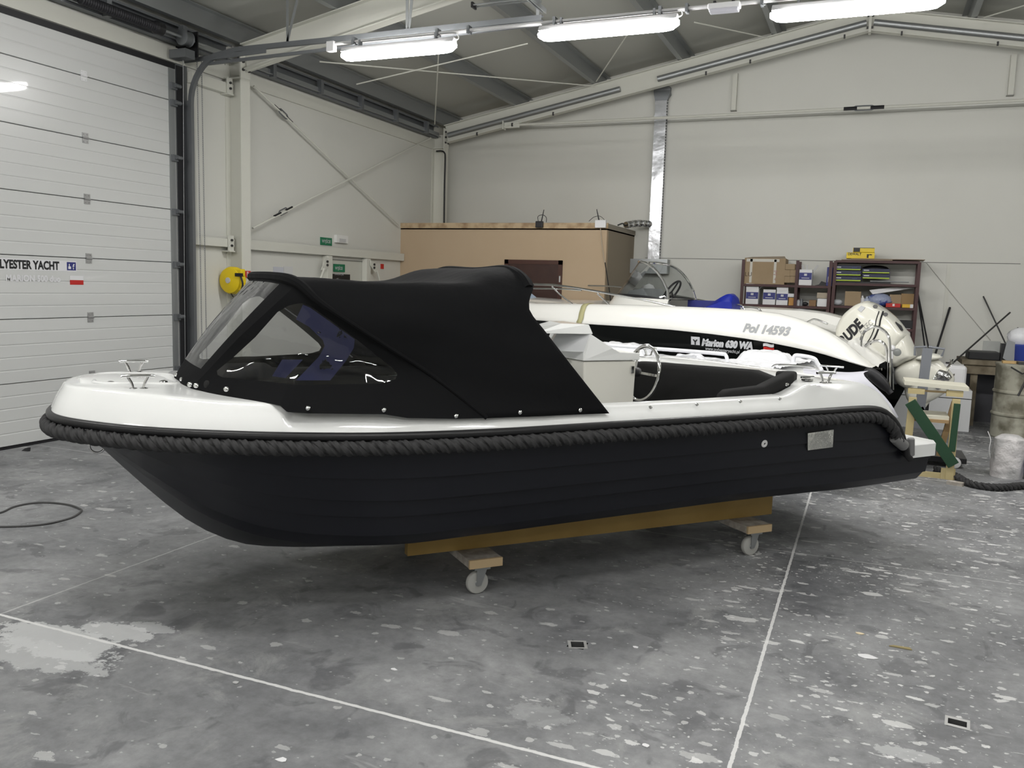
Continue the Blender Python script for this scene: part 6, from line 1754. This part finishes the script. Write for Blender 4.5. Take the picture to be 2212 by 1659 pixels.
# thick black rope lying on the floor
P_ = [onz(u, v, .032) for u, v in ((2064, 1028), (2085, 1040), (2110, 1048), (2150, 1053), (2190, 1051), (2240, 1046))]
P_ = [P_[0]+V((-.15, .25, 0))] + P_
rb = rope_mesh([p-P_[0] for p in resample(catmull(P_, 8), 80)], .017, 3, .15, .0165, step=.009, nn=12, yarn=5, twist=12)
o = rb.build('rope', ropem, smooth=60); o.location = P_[0]; tag(o, 'thick black rope lying on the floor beside the wooden stand', 'rope')
# white plastic-wrapped bag and pail
b = MB(); rows = []
hh = .40
for i in range(23):
    t = i/22; rad = .14*(1.0-.10*abs(t-.35)+.0) if t < .9 else .14*(1-(t-.9)*5); rows.append([V((rad*cos(a)*(1+.10*mnoise.noise(V((cos(a)*2, sin(a)*2, t*4)))), rad*.8*sin(a)*(1+.15*mnoise.noise(V((cos(a)*2, sin(a)*2, t*5+3)))), hh*t)) for a in [2*pi*j/30 for j in range(30)]])
b.grid(rows, closed=True); b.add(rows[-1], [tuple(range(30))]); o = b.build('wrapped_sack', mat('wrinkled_white_plastic', (.62, .60, .60), .4, bump=(12, .8, .03), var=(6, (.38, .38, .38), .45, .65)), smooth=50); o.location = onz(2178, 1036); tag(o, 'white sack wrapped in wrinkled plastic, standing on the floor at the right edge', 'sack')
o.location.y += .13
b = MB(); P_ = [onz(2148, 960, 0), onz(2133, 935, 0), onz(2142, 955, 0)]
wire([ony(2134, 932, 9.3), ony(2140, 950, 9.2), ony(2137, 972, 9.1), ony(2143, 1000, 9.0), ony(2160, 1020, 8.98)], .003, wpaper, 'thin white string trailing beside the wrapped sack', 'string', 'string')
pl_ = onz(2222, 1040); e = empty('paint_pail', (pl_.x+.09, pl_.y+.10, 0), 0, 'white pail with a dark blue label cut by the right edge', 'pail')
b = MB(); b.lathe((0, 0, 0), (0, 0, 1), [(0, .11), (.29, .13), (.30, .137), (.315, .137), (.32, .13)], 32); b.build('bucket', wpaper, e)
b = MB(); b.lathe((0, 0, .04), (0, 0, 1), [(0, .1142), (.14, .1235)], 32); b.build('label', bluep, e)

# ================================================================== SMALL THINGS ON THE FLOOR
P_ = [onz(u, v, .006) for u, v in ((-60, 1120), (0, 1108), (30, 1095), (70, 1087), (110, 1086), (150, 1091), (172, 1099), (175, 1105), (155, 1118), (110, 1130), (60, 1136), (0, 1138), (-60, 1138))]
wire(P_, .007, mat('grey_hose', (.06, .06, .06), .6), 'thin dark cable lying in a loop on the floor near the big door')
for k, (u, v, s, m_, lab) in enumerate(((1857, 1369, .020, mat('cream_chip', (.70, .60, .42), .8), 'cream wood chip on the floor, brightest of the scraps on the right'), (1373, 1399, .016, wpaper, 'small white paper scrap right of the left floor socket'),
        (851, 1447, .015, wpaper, 'small white scrap on the floor below the dolly'), (509, 1475, .016, greyt, 'small pale scrap on the floor close to the front joint'), (1348, 1472, .016, wpaper, 'square white scrap on the floor left of the long joint'),
        (607, 1643, .02, wpaper, 'white scrap near the bottom edge of the floor'), (1872, 1419, .032, wpaper, 'torn curved strip of white paper on the floor at the right'), (1394, 1611, .018, wpaper, 'round white scrap near the bottom edge, left of the long joint'))):
    p = onz(u, v); r_ = random.Random(k); n = 7; b = MB()
    pts = [V((s*(1.1 if k != 6 else 1.6)*cos(2*pi*i/n)*(.6+.5*r_.random()), s*.8*sin(2*pi*i/n)*(.6+.5*r_.random()), .0012)) for i in range(n)]
    b.prism(pts, (0, 0, .0025)); o = b.build('floor_scrap', m_, smooth=0); o.location = (p.x, p.y, 0); tag(o, lab, 'scrap')
p = onz(1940, 1398); b = MB(); b.prism([V((-.04, -.01, .001)), V((.06, -.012, .001)), V((.05, .01, .001)), V((-.02, .006, .001))], (0, 0, .004)); o = b.build('wood_splinter', mat('splinter', (.30, .25, .12), .8), smooth=0); o.location = (p.x, p.y, 0); tag(o, 'olive wood splinter on the floor at the right', 'splinter')
p = onz(55, 974); b = MB(); b.prism([V((-.03, -.02, .001)), V((.04, -.01, .001)), V((.01, .02, .03)), V((-.02, .01, .02))], (.01, .02, 0)); o = b.build('dark_crumb', black, smooth=0); o.location = (p.x, p.y, 0); tag(o, 'dark crumb of dirt on the floor by the big door', 'crumb')

# timber cradles carrying the big boat
for x, lab in ((.9, 'timber cradle under the stern half of the black-hulled boat'), (3.2, 'timber cradle under the bow half of the black-hulled boat')):
    e = empty('timber_cradle', O2+X2*x, H2, lab, 'cradle', 'timber cradles under the black-hulled boat')
    b = MB(); b.box((-.12, -.9, 0), (.12, .9, .16)); b.build('bearer', beamw, e, smooth=0)
    b = MB(); b.box((-.08, -.30, .16), (.08, .30, keel2(x)+.012)); b.build('keel_block', beamw, e, smooth=0)
